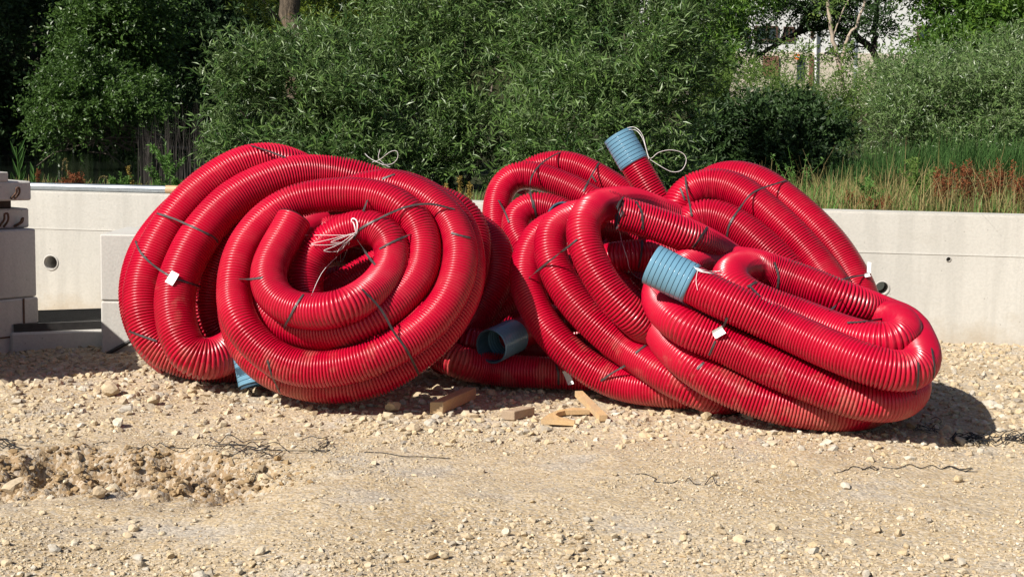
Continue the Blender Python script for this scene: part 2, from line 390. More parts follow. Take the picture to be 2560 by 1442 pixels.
# the outlined recess on its face
def facept(c, d, q, u, z, out): return c + d * u - q * out + Vector((0, 0, z))
bm = bmesh.new()
for (u0, u1, za, zb) in ((.09, .10, .075, z1 - .003), (.10, .8, .075, .083)):
    vs = [bm.verts.new(facept(cc, dd, qq, u, z, o)) for o in (.0, .004) for z in (za, zb) for u in (u0, u1)]
    for f in ((0, 1, 3, 2), (4, 5, 7, 6), (0, 1, 5, 4), (2, 3, 7, 6), (0, 2, 6, 4), (1, 3, 7, 5)): bm.faces.new([vs[i] for i in f])
bmesh.ops.recalc_face_normals(bm, faces=bm.faces[:]); bmobj('panel_outline', bm, M['rust'], r1)
r2, c2, d2, q2 = turned_block('concrete_block', c0 + Vector((-.012, .01, 0)), z1, z2 - .003, 1.1, 1.3, 'tall grey concrete block above the recessed one in the left stack')
r3, c3, d3, q3 = turned_block('concrete_block', c0 + Vector((-.06, .05, 0)), z2, z3, 1.0, .9, 'shallow grey concrete block with two rusty loops on the left stack')
for u, h, w in ((.17, .075, .035), (.09, .045, .022)):
    lm = loopmesh(w, h); p = facept(c3, d3, q3, u, z2 + .01, .0)
    o = link('lifting_loop', lm, M['rust'], r3, True); o.location = Vector(p) - r3.location; o.matrix_parent_inverse.identity(); o.rotation_euler = (0, 0, BT + (.5 if u < .1 else 0))
# overhanging beam on a spacer
z4 = zat(79, 501, c0.y - .05); z5 = zat(79, 453, c0.y - .05)
cb = Vector(atY(79, 501, c0.y - .05)); cb.z = 0
r4, c4, d4, q4 = turned_block('concrete_block', cb, z4, z5, 1.0, 1.0, 'overhanging grey concrete slab with one rusty loop near the top of the left stack', R(46))
lm = loopmesh(.028, .06); p = facept(c4, d4, q4, .105, z4 + .012, 0)
o = link('lifting_loop', lm, M['rust'], r4, True); o.location = Vector(p) - r4.location; o.matrix_parent_inverse.identity(); o.rotation_euler = (0, 0, BT)
sp = c0 + dd * .22 + qq * .25
bm = bmesh.new(); bx(bm, Vector((sp.x - .02, sp.y, (z3 + z4) / 2)), (.30, .3, z4 - z3), BT, .004)
tag(bmobj('timber_spacer', bm, M['darkbark']), 'dark spacer between the two upper concrete blocks at the left edge', 'timber')
cb2 = cb + d4 * .13
r5, *_ = turned_block('concrete_slab', cb2, z5, z5 + .05, .9, .7, 'thin dark slab lying on top of the left concrete stack', R(46), .004)
# neighbouring stack just out of the picture, whose shade falls across the gravel
for q_, (za, zb) in enumerate(((-.03, .31), (.313, .62), (.623, .90))):
    bm = bmesh.new(); bx(bm, Vector((-3.28, 6.59, (za + zb) / 2)), (1.1, .9, zb - za), R(18), .01)
    r = empty('concrete_block', (-3.28, 6.59, 0), ['lowest', 'middle', 'topmost'][q_] + ' block of the grey stack in front of the turned blocks', 'concrete block', 'precast blocks stacked at the left')
    bmobj('block_body', bm, M['block'], r)

# two upright blocks half hidden behind the left coil
cR = Vector(atZ(250, 882, 0.0)); zj = zat(250, 751, cR.y); zt_ = zat(250, 585, cR.y)
for i, (za, zb, lab) in enumerate(((-.03, zj - .003, 'lower grey concrete block behind the left red coil, leaned on by a black rod'), (zj, zt_, 'upper grey concrete block behind the left red coil with a slanting shade edge'))):
    r = empty('concrete_block', cR, lab, 'concrete block', 'precast blocks stacked at the left')
    bm = bmesh.new(); bx(bm, Vector((cR.x + .30, cR.y + .30, (za + zb) / 2)), (.6, .6, zb - za), R(2), .008)
    bmobj('block_body', bm, M['block'], r)
p0 = atY(268, 884, cR.y - .03); p1 = atY(352, 838, cR.y - .03)
tag(link('steel_rod', tube_mesh('steel_rod', [p0, p1], .011, 8), M['darksteel'], None, True), 'black rod leaning against the lower block behind the left coil', 'rod')

# gully: concrete frame with a cast grating, set between the blocks
g = Vector(atZ(152, 874, -.0)); gr = R(24)
gul = empty('drain_gully', g, 'low concrete frame carrying a black cast grating between the left blocks', 'drain')
def gfr(u, v, z): return g + Vector((math.cos(gr) * u - math.sin(gr) * v, math.sin(gr) * u + math.cos(gr) * v, z))
GL, GD, GH = .62, .62, .115
bm = bmesh.new(); m0 = gfr(GL / 2 - .13, GD / 2, GH / 2 - .012)
bx(bm, m0, (GL + .26, GD, GH), gr, .012); bmobj('concrete_frame', bm, M['block'], gul)
bm = bmesh.new(); zt2 = GH - .012
for v0 in (.02, GD - .05): bx(bm, gfr(GL / 2 - .13, v0 + .015, zt2 + .022), (GL + .22, .03, .044), gr)
for u0 in (-.23, GL - .06): bx(bm, gfr(u0 + .015, GD / 2, zt2 + .022), (.03, GD - .1, .044), gr)
bmobj('cast_rim', bm, M['darksteel'], gul)
bar = bmesh.new(); bx(bar, Vector((0, 0, 0)), (GL + .16, .012, .022), gr); bme = bpy.data.meshes.new('grate_bar'); bar.to_mesh(bme); bar.free(); bme.materials.append(M['darksteel'])
for i in range(14):
    o = bpy.data.objects.new('grate_bar', bme); COL.objects.link(o); o.parent = gul; o.location = gfr(GL / 2 - .13, .07 + i * .036, zt2 + .031) - gul.location
bar = bmesh.new(); bx(bar, Vector((0, 0, 0)), (.012, GD - .12, .015), gr); bme = bpy.data.meshes.new('grate_bar'); bar.to_mesh(bme); bar.free(); bme.materials.append(M['darksteel'])
for i in range(13):
    o = bpy.data.objects.new('grate_bar', bme); COL.objects.link(o); o.parent = gul; o.location = gfr(-.19 + i * .058, GD / 2, zt2 + .028) - gul.location
lm = loopmesh(.03, .055, .005); o = link('lifting_loop', lm, M['rust'], gul, True); o.location = gfr(.24, -.002, .035) - gul.location; o.matrix_parent_inverse.identity(); o.rotation_euler = (0, 0, gr)

# ------------------------------------------------------------ apartment building across the water
BY = 52.0
def bpt(px, py): return atY(px, py, BY)
M['plaster'] = simple('white_plaster', (.60, .60, .59), .85, .05, .4)
M['plinth'] = simple('beige_render', (.50, .44, .36), .9, .08, .5)
M['brownpanel'] = simple('brown_cladding', (.17, .075, .055), .7, .1, 1)
M['glass'] = simple('window_glass', (.03, .045, .05), .08, .1, 1, .6)
M['brownframe'] = simple('brown_window_frame', (.075, .04, .028), .5)
bl = empty('apartment_building', bpt(2000, 290), 'white apartment building with brown windows glimpsed through the trees', 'building')
def bbox(name, px0, px1, py0, py1, y0, y1, mat, parent=bl):
    a = bpt(px0, py1 ); b = bpt(px1, py0)
    bm = bmesh.new(); bx(bm, Vector(((a[0] + b[0]) / 2, BY + (y0 + y1) / 2, (a[2] + b[2]) / 2)), (abs(b[0] - a[0]), y1 - y0, abs(b[2] - a[2]))); return bmobj(name, bm, mat, parent)
bbox('wall', 1640, 2420, -420, 139, 0, 9, M['plaster']); bbox('plinth', 1640, 2420, 139, 400, -.04, 9, M['plinth'])
bbox('roof_slab', 1620, 2440, -440, -420, -.5, 9.5, M['brownframe'])
for x0, x1, y0, y1 in ((1832, 1872, 68, 104), (1886, 1945, 66, 104), (1957, 1986, 68, 104), (2026, 2035, 62, 96), (1690, 1750, 66, 104), (2290, 2350, 66, 104),
                       (1832, 1872, -70, -34), (1886, 1945, -70, -34), (1957, 1986, -70, -34), (2180, 2240, -70, -34), (2290, 2350, -70, -34), (1690, 1750, -70, -34)):
    w = (x1 - x0); bm = bmesh.new()
    a = bpt(x0, y1); b = bpt(x1, y0); cx_ = (a[0] + b[0]) / 2; cz = (a[2] + b[2]) / 2; ww = b[0] - a[0]; hh = b[2] - a[2]; th = .07
    for c, s in (((cx_, BY - .03, a[2] + th / 2), (ww, .1, th)), ((cx_, BY - .03, b[2] - th / 2), (ww, .1, th)), ((a[0] + th / 2, BY - .03, cz), (th, .1, hh - 2 * th)), ((b[0] - th / 2, BY - .03, cz), (th, .1, hh - 2 * th)), ((cx_, BY - .03, cz), (th, .09, hh - 2 * th))): bx(bm, Vector(c), s)
    wd = bmobj('window', bm, M['brownframe'], bl)
    bm = bmesh.new(); bx(bm, Vector((cx_, BY - .012, cz)), (ww - .1, .02, hh - .1)); bmobj('pane', bm, M['glass'], wd)
bbox('brown_panel', 1906, 1946, 141, 190, -.12, -.04, M['brownpanel']); bbox('brown_column', 2020, 2033, 141, 215, -.14, -.04, M['brownpanel'])
bbox('dark_doorway', 1990, 2010, 138, 200, -.1, -.04, M['glass'])
dp = bpt(2038, 210); dq = bpt(2038, 60); dp[1] = dq[1] = BY - .12
link('drainpipe', tube_mesh('drainpipe', [dp, dq], .05, 8), M['plaster'], bl, True)
k = N('orange_sign'); k.set(color=(.75, .16, .02), rough=.5); M['orange'] = k.m
sg = empty('shop_sign', bpt(1990, 150), 'small orange sign with a pale band on the apartment building', 'sign')
bbox('board', 1984, 1996, 137, 150, -.25, -.15, M['orange'], sg); bbox('pale_band', 1985, 1995, 142.5, 144.5, -.27, -.25, M['plaster'], sg)
lp = empty('lamp_post', atY(2140, 250, 40), 'thin grey post standing before the white building', 'post')
link('pole', tube_mesh('pole', [atY(2137, 255, 40), atY(2141, 90, 40), atY(2143, -160, 40)], [.06, .05, .04], 8), M['steel'], lp, True)
bm = bmesh.new(); bx(bm, Vector(atY(2138, 172, 40)) + Vector((0, -.06, 0)), (.12, .03, .1)); bmobj('plate', bm, M['plaster'], lp)
# ------------------------------------------------------------ red pipe coils
def plane(tau, psi, px, py, Y=None, z=None):
    n = np.array([math.sin(R(psi)) * math.cos(R(tau)), -math.cos(R(psi)) * math.cos(R(tau)), math.sin(R(tau))])
    return n, (atY(px, py, Y) if Y else atZ(px, py, z))
def nplane(n, px, py, z): n = np.array(n, float); return n / np.linalg.norm(n), atZ(px, py, z)

A_ = dict(plain=[3, 4, 5], D=.196, pl=plane(24, 8, 490, 905, z=.11), strands=[
    [(610, 850, -.2), (565, 885, .2), (520, 901, .5), (477, 893, .5), (451, 850, .5), (437, 790, .5), (436, 740, .5), (445, 697, .5), (472, 636, .5), (501, 586, .5), (563, 514, .5), (631, 470, .5), (705, 442, .5), (777, 434, .5), (866, 442, .5), (927, 461, .5), (1020, 490, .4), (1090, 510, .3), (1140, 525, .2), (1172, 560, .1), (1180, 605, 0), (1176, 655, -.1), (1160, 720, -.2), (1120, 800, -.3), (1060, 850, -.3)],
    [(640, 900, -.3), (560, 908, -.3), (500, 904, -.3), (444, 888, -.3), (396, 868, -.2), (371, 835, -.1), (358, 777, 0), (360, 708, 0), (380, 650, 0), (412, 588, 0), (455, 524, 0), (525, 460, 0), (608, 413, 0), (691, 404, -.1), (755, 430, -.4), (850, 480, -.7), (1000, 520, -.8), (1150, 560, -.8), (1210, 590, -.8), (1236, 620, -.8), (1240, 660, -.8), (1236, 700, -.9), (1210, 752, -1.0), (1172, 805, -1.1), (1120, 850, -1.1)],
    [(430, 895, -1.3), (385, 860, -1.2), (352, 790, -1.1), (345, 720, -1.0), (358, 660, -1.0), (395, 590, -1.2), (460, 520, -1.5), (560, 460, -1.6), (680, 450, -1.7)],
    [(680, 820, -2.0), (700, 660, -2.0), (780, 575, -2.0), (920, 555, -2.0), (1060, 630, -2.0), (1095, 760, -2.0), (1020, 850, -2.0)],
    [(690, 810, -2.1), (715, 690, -2.1), (825, 625, -2.1), (950, 640, -2.1), (1015, 740, -2.1)],
    [(760, 820, -2.2), (800, 730, -2.2), (880, 700, -2.2), (935, 760, -2.2)],
    [(680, 862, -.7), (600, 862, -.6), (556, 853, -.5), (530, 830, -.4), (516, 791, -.4), (520, 722, -.4), (541, 653, -.4), (583, 597, -.4), (650, 545, -.5), (740, 510, -.6), (860, 500, -.7)],
])
B_ = dict(plain=[3, 4, 5], D=.160, pl=plane(36, -8, 850, 919, z=.215), strands=[
    # the loose end, the inner turn and on outwards to the big front turn
    [(735, 548, .55), (726, 568, .5), (694, 620, .5), (674, 658, .5), (667, 697, .5), (677, 733, .5), (705, 762, .5), (749, 778, .5), (805, 780, .5), (860, 769, .5), (910, 744, .45), (948, 715, .4), (975, 678, .35), (984, 640, .3), (979, 605, .25), (953, 575, .2), (914, 564, .1), (870, 572, 0), (821, 599, -.2), (784, 636, -.4), (765, 680, -.6), (760, 720, -.8), (768, 760, -1.0), (800, 800, -1.1), (860, 830, -1.2)],
    [(955, 463, -.35), (997, 468, -.2), (1041, 484, -.1), (1077, 504, 0), (1108, 530, 0), (1133, 562, 0), (1148, 598, 0), (1153, 640, 0), (1147, 683, 0), (1135, 722, 0), (1113, 763, 0), (1084, 798, 0), (1050, 829, 0), (1008, 858, 0), (961, 884, 0), (905, 906, 0), (850, 919, 0), (803, 926, 0), (735, 918, 0), (694, 901, 0), (650, 869, 0), (614, 830, 0), (593, 789, 0), (584, 746, 0), (585, 708, 0), (590, 675, 0), (602, 635, 0), (622, 597, 0), (652, 559, 0), (697, 523, 0), (749, 499, 0), (805, 488, 0), (872, 485, 0), (919, 488, 0), (966, 498, .05), (1003, 518, .1), (1034, 546, .1), (1053, 579, .1), (1062, 614, .1), (1060, 653, .1), (1046, 694, .1), (1016, 733, .1), (974, 772, .1), (921, 804, .1), (866, 825, .1), (795, 832, 0), (722, 818, -.1), (674, 792, -.2), (651, 752, -.4), (654, 712, -.6), (680, 660, -.9), (730, 600, -1.1), (800, 560, -1.2)],
    # layer behind
    [(640, 600, -1.1), (600, 660, -1.0), (588, 720, -1.0), (586, 770, -1.0), (598, 830, -1.0), (622, 876, -1.0), (660, 915, -1.0), (710, 943, -1.0), (777, 960, -1.0), (850, 966, -1.0), (942, 946, -1.0), (1022, 901, -1.0), (1098, 838, -1.0), (1145, 773, -1.0), (1167, 722, -1.0), (1172, 680, -1.0), (1170, 645, -1.0), (1164, 600, -1.1), (1140, 550, -1.1), (1090, 505, -1.2), (1020, 470, -1.3), (940, 462, -1.3), (850, 490, -1.4)],
    [(1000, 470, -2.0), (1090, 530, -2.0), (1130, 600, -2.0), (1135, 660, -2.0), (1115, 740, -2.0), (1060, 810, -2.0), (980, 860, -2.0), (880, 890, -2.0), (780, 890, -2.0), (690, 850, -2.0), (640, 780, -2.0), (630, 700, -2.0), (650, 610, -2.0), (710, 540, -2.0), (800, 500, -2.1), (900, 495, -2.1), (1000, 540, -2.1), (1060, 620, -2.2), (1050, 700, -2.2), (980, 780, -2.2), (880, 820, -2.2), (780, 810, -2.2), (720, 750, -2.3), (730, 670, -2.3)],
    [(700, 770, -2.9), (780, 730, -2.9), (900, 715, -2.9), (1000, 720, -2.9)],
    [(690, 640, -2.9), (780, 620, -2.9), (900, 630, -2.9), (1000, 610, -2.9)],
    [(740, 640, -1.3), (800, 585, -1.3), (880, 575, -1.3), (960, 600, -1.4), (985, 640, -1.5), (940, 668, -1.6), (880, 700, -1.7), (830, 735, -1.8), (790, 790, -1.8)],
    [(642, 960, 'Y', 6.48), (629, 925, 'Y', 6.53), (621, 885, 'Y', 6.58), (630, 850, 'Y', 6.65), (690, 825, 'Y', 6.8)],
], couple={7: .16}, open=[0])
C_ = dict(plain=[6, 7, 8, 9, 10], D=.160, strands=[
    [(1405, 560, 'Y', 7.05), (1360, 578, 'Y', 6.98), (1330, 615, 'Y', 6.9), (1316, 660, 'Y', 6.82), (1314, 705, 'Y', 6.75), (1325, 745, 'Y', 6.69), (1350, 795, 'Y', 6.63), (1384, 843, 'Y', 6.58), (1439, 896, 'Y', 6.54), (1505, 940, 'Y', 6.52), (1577, 965, 'Y', 6.50), (1652, 974, 'Y', 6.50), (1721, 978, 'Y', 6.52), (1800, 972, 'Y', 6.6), (1880, 940, 'Y', 6.75)],
    [(1490, 540, 'Y', 7.1), (1450, 538, 'Y', 6.98), (1413, 550, 'Y', 6.88), (1384, 572, 'Y', 6.8), (1374, 605, 'Y', 6.72), (1376, 640, 'Y', 6.66), (1388, 678, 'Y', 6.6), (1404, 705, 'Y', 6.56), (1426, 742, 'Y', 6.51), (1463, 787, 'Y', 6.46), (1508, 829, 'Y', 6.42), (1561, 871, 'Y', 6.39), (1619, 909, 'Y', 6.37), (1682, 948, 'Y', 6.36), (1735, 974, 'Y', 6.36), (1790, 992, 'Y', 6.4), (1860, 985, 'Y', 6.5)],
    [(1680, 545, 'Y', 7.25), (1610, 516, 'Y', 7.1), (1561, 506, 'Y', 6.95), (1520, 510, 'Y', 6.8), (1488, 520, 'Y', 6.68), (1466, 537, 'Y', 6.58), (1456, 563, 'Y', 6.52), (1457, 593, 'Y', 6.47), (1468, 632, 'Y', 6.42), (1484, 668, 'Y', 6.39), (1508, 710, 'Y', 6.36), (1545, 757, 'Y', 6.34), (1583, 793, 'Y', 6.34), (1640, 838, 'Y', 6.40), (1710, 880, 'Y', 6.5), (1800, 900, 'Y', 6.65)],
    [(1548, 533, 'Y', 6.66), (1597, 546, 'Y', 6.69), (1652, 564, 'Y', 6.725), (1708, 585, 'Y', 6.76), (1763, 608, 'Y', 6.81), (1815, 640, 'Y', 6.89), (1890, 690, 'Y', 7.0)],
    [(1400, 690, 'Y', 7.1), (1480, 658, 'Y', 7.0), (1560, 641, 'Y', 6.93), (1640, 639, 'Y', 6.93), (1700, 652, 'Y', 6.96), (1770, 688, 'Y', 7.05)],
    [(1404, 546, 'Y', 7.2), (1445, 556, 'Y', 7.22), (1490, 575, 'Y', 7.25), (1560, 600, 'Y', 7.3)],
    [(1380, 640, 'Y', 7.15), (1420, 720, 'Y', 7.0), (1480, 800, 'Y', 6.86), (1560, 880, 'Y', 6.75), (1660, 930, 'Y', 6.7)],
    [(1480, 610, 'Y', 7.15), (1520, 690, 'Y', 6.95), (1580, 760, 'Y', 6.82), (1650, 800, 'Y', 6.78), (1740, 820, 'Y', 6.8)],
    [(1440, 560, 'Y', 7.2), (1520, 570, 'Y', 7.2), (1620, 600, 'Y', 7.25), (1720, 640, 'Y', 7.3)],
    [(1420, 620, 'Y', 7.25), (1440, 700, 'Y', 7.15), (1500, 760, 'Y', 7.05), (1580, 790, 'Y', 7.0)],
    [(1560, 690, 'Y', 7.1), (1620, 720, 'Y', 7.05), (1700, 740, 'Y', 7.1)],
], couple={5: .2}, open=[3])
D_ = dict(plain=[2, 3], D=.166, pl=nplane((.20, -.30, .93), 2000, 1022, .09), strands=[
    [(1628, 660, 2.5), (1674, 681, 2.4), (1717, 703, 2.3), (1780, 737, 2.2), (1853, 769, 2.1), (1941, 812, 2), (2038, 857, 2), (2130, 896, 2), (2205, 922, 2), (2255, 930, 2), (2288, 922, 2), (2303, 900, 2), (2300, 872, 2), (2286, 838, 1.9), (2258, 806, 1.6), (2190, 775, 1.2), (2110, 745, 1.0), (2000, 700, 1.0), (1900, 666, 1.0), (1813, 655, 1.1), (1758, 655, 1), (1712, 668, 1), (1668, 700, 1), (1648, 735, 1), (1656, 768, 1), (1683, 797, 1), (1727, 826, 1), (1788, 850, 1), (1855, 881, 1), (1930, 918, 1), (2027, 958, 1), (2110, 990, 1), (2180, 1006, 1), (2235, 1005, 1), (2270, 985, 1), (2280, 955, .9), (2262, 915, .8), (2180, 850, .6), (2050, 780, .4), (1900, 720, .2), (1780, 700, .1), (1690, 715, 0), (1648, 760, 0), (1646, 812, 0), (1672, 858, 0), (1716, 902, 0), (1775, 943, 0), (1842, 976, 0), (1916, 1003, 0), (2000, 1022, 0), (2083, 1031, 0), (2152, 1027, 0), (2205, 1010, 0), (2235, 975, 0), (2210, 920, 0)],
    [(2258, 862, .8), (2254, 830, 1.2), (2230, 798, 1.6), (2165, 768, 1.95), (2091, 741, 2.1), (2021, 713, 2.1), (1938, 683, 2.1), (1885, 668, 2.15), (1848, 670, 2.2), (1822, 690, 2.2), (1834, 722, 2.15), (1885, 752, 2.1), (1958, 780, 2.05), (2041, 811, 2.05), (2124, 842, 2.1), (2195, 858, 2.2), (2242, 850, 2.25), (2257, 824, 2.2), (2232, 800, 1.9), (2160, 795, 1.3), (2080, 780, .9)],
    [(1690, 760, 1.2), (1800, 800, 1.15), (1950, 850, 1.1), (2100, 910, 1.1), (2220, 930, 1.1)],
    [(1680, 830, .3), (1800, 890, .2), (1950, 950, .15), (2100, 985, .15), (2200, 970, .2)],
], couple={0: .19})
E_ = dict(D=.192, pl=plane(35, -18, 1850, 480, Y=7.75), strands=[
    [(1730, 520, -.6), (1760, 470, -.4), (1800, 447, -.2), (1840, 445, 0), (1885, 452, 0), (1938, 482, 0), (1988, 523, 0), (2036, 566, 0), (2081, 617, 0), (2115, 668, 0), (2141, 713, 0), (2156, 756, 0), (2163, 800, 0), (2150, 850, -.1), (2090, 890, -.2)],
    [(1740, 640, .8), (1705, 590, .7), (1692, 550, .7), (1695, 516, .7), (1713, 487, .7), (1750, 465, .7), (1790, 462, .7), (1835, 474, .7), (1877, 500, .7), (1922, 536, .7), (1966, 576, .7), (2008, 618, .7), (2044, 662, .7), (2072, 701, .7), (2093, 738, .7), (2105, 790, .6), (2080, 850, .4)],
    [(1745, 640, 1.2), (1712, 595, 1.2), (1712, 565, 1.2), (1738, 543, 1.2), (1780, 540, 1.2), (1822, 554, 1.2), (1863, 580, 1.2), (1902, 612, 1.2), (1938, 646, 1.2), (1970, 680, 1.2), (2000, 740, 1.1), (1990, 800, 1)],
])
G_ = dict(D=.160, pl=plane(35, -8, 1375, 450, Y=8.0), strands=[
    [(1420, 760, 0), (1330, 720, 0), (1270, 650, 0), (1247, 600, 0), (1240, 555, 0), (1244, 497, 0), (1262, 456, 0), (1296, 436, 0), (1335, 438, 0), (1378, 451, 0), (1422, 468, 0), (1462, 488, 0), (1520, 525, 0), (1570, 570, 0), (1600, 620, 0)],
    [(1290, 470, -1.0), (1320, 430, -.9), (1361, 413, -.8), (1405, 409, -.7), (1450, 419, -.7), (1494, 441, -.7), (1541, 471, -.7), (1585, 503, -.7), (1625, 540, -.7), (1660, 600, -.7)],
    [(1330, 640, .5), (1292, 590, .5), (1285, 552, .5), (1302, 524, .5), (1332, 513, .5), (1368, 516, .5), (1405, 530, .5), (1445, 556, .5), (1480, 600, .5)],
    [(1544, 338, 'Y', 7.85), (1587, 412, 'Y', 7.80), (1619, 466, 'Y', 7.76), (1648, 515, 'Y', 7.74), (1680, 580, 'Y', 7.8), (1700, 650, 'Y', 7.9)],
], couple={3: .185})
F_ = dict(plain=[2, 3, 4], D=.160, strands=[
    [(1080, 872, 'Y', 7.1), (1155, 908, 'Y', 6.95), (1266, 926, 'Y', 6.88), (1377, 931, 'Y', 6.88), (1488, 935, 'Y', 6.92), (1600, 925, 'Y', 7.0), (1700, 890, 'Y', 7.2)],
    [(1100, 900, 'Y', 7.35), (1141, 870, 'Y', 7.35), (1177, 832, 'Y', 7.33), (1210, 793, 'Y', 7.32), (1252, 755, 'Y', 7.34), (1310, 720, 'Y', 7.4), (1380, 700, 'Y', 7.5), (1460, 710, 'Y', 7.55)],
    [(1090, 840, 'Y', 7.2), (1200, 862, 'Y', 7.12), (1330, 872, 'Y', 7.1), (1450, 872, 'Y', 7.12), (1560, 850, 'Y', 7.2)],
    [(1100, 780, 'Y', 7.5), (1220, 830, 'Y', 7.45), (1350, 850, 'Y', 7.45), (1500, 840, 'Y', 7.5)],
    [(1150, 700, 'Y', 7.6), (1260, 790, 'Y', 7.6), (1380, 780, 'Y', 7.6), (1500, 760, 'Y', 7.6)],
    [(1228, 866, 'Y', 6.86), (1300, 833, 'Y', 6.97), (1370, 804, 'Y', 7.08), (1440, 790, 'Y', 7.18)],
], couple={5: .2})
COILS = [('A', A_), ('B', B_), ('C', C_), ('D', D_), ('E', E_), ('G', G_), ('F', F_)]

# control points to rays and first depths
seg_rows = []; info = []
STEP = .045
for cn, cd in COILS:
    for si, st in enumerate(cd['strands']):
        rows = []
        for p in st:
            d = ray(p[0], p[1])
            if len(p) == 4: t = p[3] / d[1]
            else:
                n, p0 = cd['pl']; t = np.dot(n, p0 + n * cd['D'] * p[2] - CAM) / np.dot(n, d)
            rows.append((p[0], p[1], t))
        rows = np.array(rows); q, _ = spline(rows, None)              # smooth in the picture and in depth together
        P = CAM + np.array([ray(a, b) for a, b in q[:, :2]]) * q[:, 2:3]
        s = np.concatenate([[0], np.cumsum(np.linalg.norm(np.diff(P, axis=0), axis=1))])
        m = max(6, int(s[-1] / STEP)); u = np.linspace(0, s[-1], m)
        q = np.stack([np.interp(u, s, q[:, j]) for j in range(3)], 1)
        info.append((cn, si, m)); seg_rows.append((q, u, cd['D'] / 2))
Q = np.vstack([a for a, _, _ in seg_rows]); ARC = np.concatenate([b for _, b, _ in seg_rows])
RAD = np.concatenate([np.full(len(a), r) for a, _, r in seg_rows]); SID = np.concatenate([np.full(len(a), i) for i, (a, _, _) in enumerate(seg_rows)])
DIR = np.array([ray(a, b) for a, b in Q[:, :2]]); T0 = Q[:, 2].copy(); T = T0.copy(); n = len(T)
same = SID[:, None] == SID[None]; near = same & (np.abs(ARC[:, None] - ARC[None]) < .36)
RS = (RAD[:, None] + RAD[None]) * .985
pre = np.linalg.norm(DIR[:, None] * 7 - DIR[None] * 7, axis=2) < .26     # only rays that pass close to one another can meet
ii, jj = np.nonzero(np.triu(pre & ~near, 1)); rs = RS[ii, jj]
swap = T0[ii] > T0[jj]; ii, jj = np.where(swap, jj, ii), np.where(swap, ii, jj)                    # ii is the nearer one
for it in range(160):
    P = CAM + DIR * T[:, None]; dv = P[jj] - P[ii]; dist2 = (dv * dv).sum(1); dt = T[jj] - T[ii]
    lat2 = np.maximum(dist2 - dt * dt, 0); need = np.sqrt(np.maximum(rs * rs - lat2, 0)) - dt
    act = (need > 0) & (lat2 < rs * rs)
    dlt = np.zeros(n); cnt = np.zeros(n)
    np.add.at(dlt, jj[act], need[act] * .5); np.add.at(cnt, jj[act], 1); np.add.at(dlt, ii[act], -need[act] * .5); np.add.at(cnt, ii[act], 1)
    T += .7 * dlt / np.maximum(cnt, 1)
    Uo = T - T0; Us = Uo.copy()
    inner = np.ones(n, bool); inner[0] = inner[-1] = False; inner[1:] &= SID[1:] == SID[:-1]; inner[:-1] &= SID[:-1] == SID[1:]
    k_ = np.nonzero(inner)[0]; Us[k_] = .5 * Uo[k_] + .25 * (Uo[k_ - 1] + Uo[k_ + 1]); T = T0 + Us * .999
    GR = np.where((SID == [i for i, t in enumerate(info) if t[:2] == ('B', 7)][0]) & (ARC < .12), .015, RAD)
    zlim = (CAMZ - GR - .006) / np.maximum(-DIR[:, 2], 1e-3); T = np.minimum(T, np.where(DIR[:, 2] < -1e-3, zlim, 1e9))
    P = CAM + DIR * T[:, None]; over = P[:, 1] + .141 * P[:, 0] - (8.53 + .141 * 2.63) + RAD * 1.0; low = P[:, 2] < WH + RAD
    T = np.where((over > 0) & low, T - over, T)
PALL = CAM + DIR * T[:, None]
print('pipe samples', n, 'max shift', np.abs(T - T0).max().round(2))

def frames(P):
    T_ = np.gradient(P, axis=0); T_ /= np.linalg.norm(T_, axis=1, keepdims=True)
    u = np.cross(T_[0], (0.2, .1, .97)); u /= np.linalg.norm(u); Us = []
    for t in T_:
        u = u - t * np.dot(u, t); u /= np.linalg.norm(u); Us.append(u.copy())
    return T_, np.array(Us)
SEG = 21; PITCHR = .0137
ang = np.arange(SEG) * 2 * np.pi / SEG
def sweep(P, rad):
    """rings at points P with the given radii"""
    T_, Us = frames(P); Vs = np.cross(T_, Us)
    return (P[:, None] + rad[:, None, None] * (np.cos(ang)[None, :, None] * Us[:, None] + np.sin(ang)[None, :, None] * Vs[:, None])).reshape(-1, 3)
def ringfaces(m, off=0, flip=False):
    I = np.arange(m - 1)[:, None] * SEG + np.arange(SEG)[None]; J = np.arange(m - 1)[:, None] * SEG + (np.arange(SEG)[None] + 1) % SEG
    f = np.stack([I, J, J + SEG, I + SEG], -1).reshape(-1, 4) + off
    return f[:, ::-1] if flip else f
def resample(P, u):
    s = np.concatenate([[0], np.cumsum(np.linalg.norm(np.diff(P, axis=0), axis=1))]); return np.stack([np.interp(u, s, P[:, j]) for j in range(3)], 1), s[-1]
def smooth(P, k=3):
    for _ in range(k):
        Qp = P.copy(); Qp[1:-1] = .5 * P[1:-1] + .25 * (P[:-2] + P[2:]); P = Qp
    return P
bvhV, bvhF, voff = [], [], 0
coil_bvh = {}
def open_end(P, r, k=1.0):
    """annular lip and inner wall at the start of P (runs .35 m inside)"""
    pts, _ = resample(P, np.array([0, .0015, .03 * k, .06 * k, .09 * k])); rad = np.array([r, r * .90, r * .89, r * .89, r * .89])
    return pts, rad
coil_objs = {}
INFO = {
 'A': ('large red corrugated pipe coil standing at the left against the wall, thickest pipe', 'A'),
 'B': ('red pipe coil facing the front, wound in a spiral round its cut end', 'B'),
 'C': ('red corrugated pipe coil in the middle with a torn open pipe end on its top', 'C'),
 'D': ('flattened red coil in front at the right ending in a glossy blue socket', 'D'),
 'E': ('red coil leaning on the wall at the right, arching above the flattened coil', 'E'),
 'G': ('thinner red coil at the back whose blue end sticks up before the bushes', 'G'),
 'F': ('red coil in deep shade on the gravel between its neighbours with a dark blue mouth', 'F')}
k0 = 0; strands_by = {}
for (cn, si, m) in info: strands_by.setdefault(cn, []).append(smooth(PALL[k0:k0 + m])); k0 += m
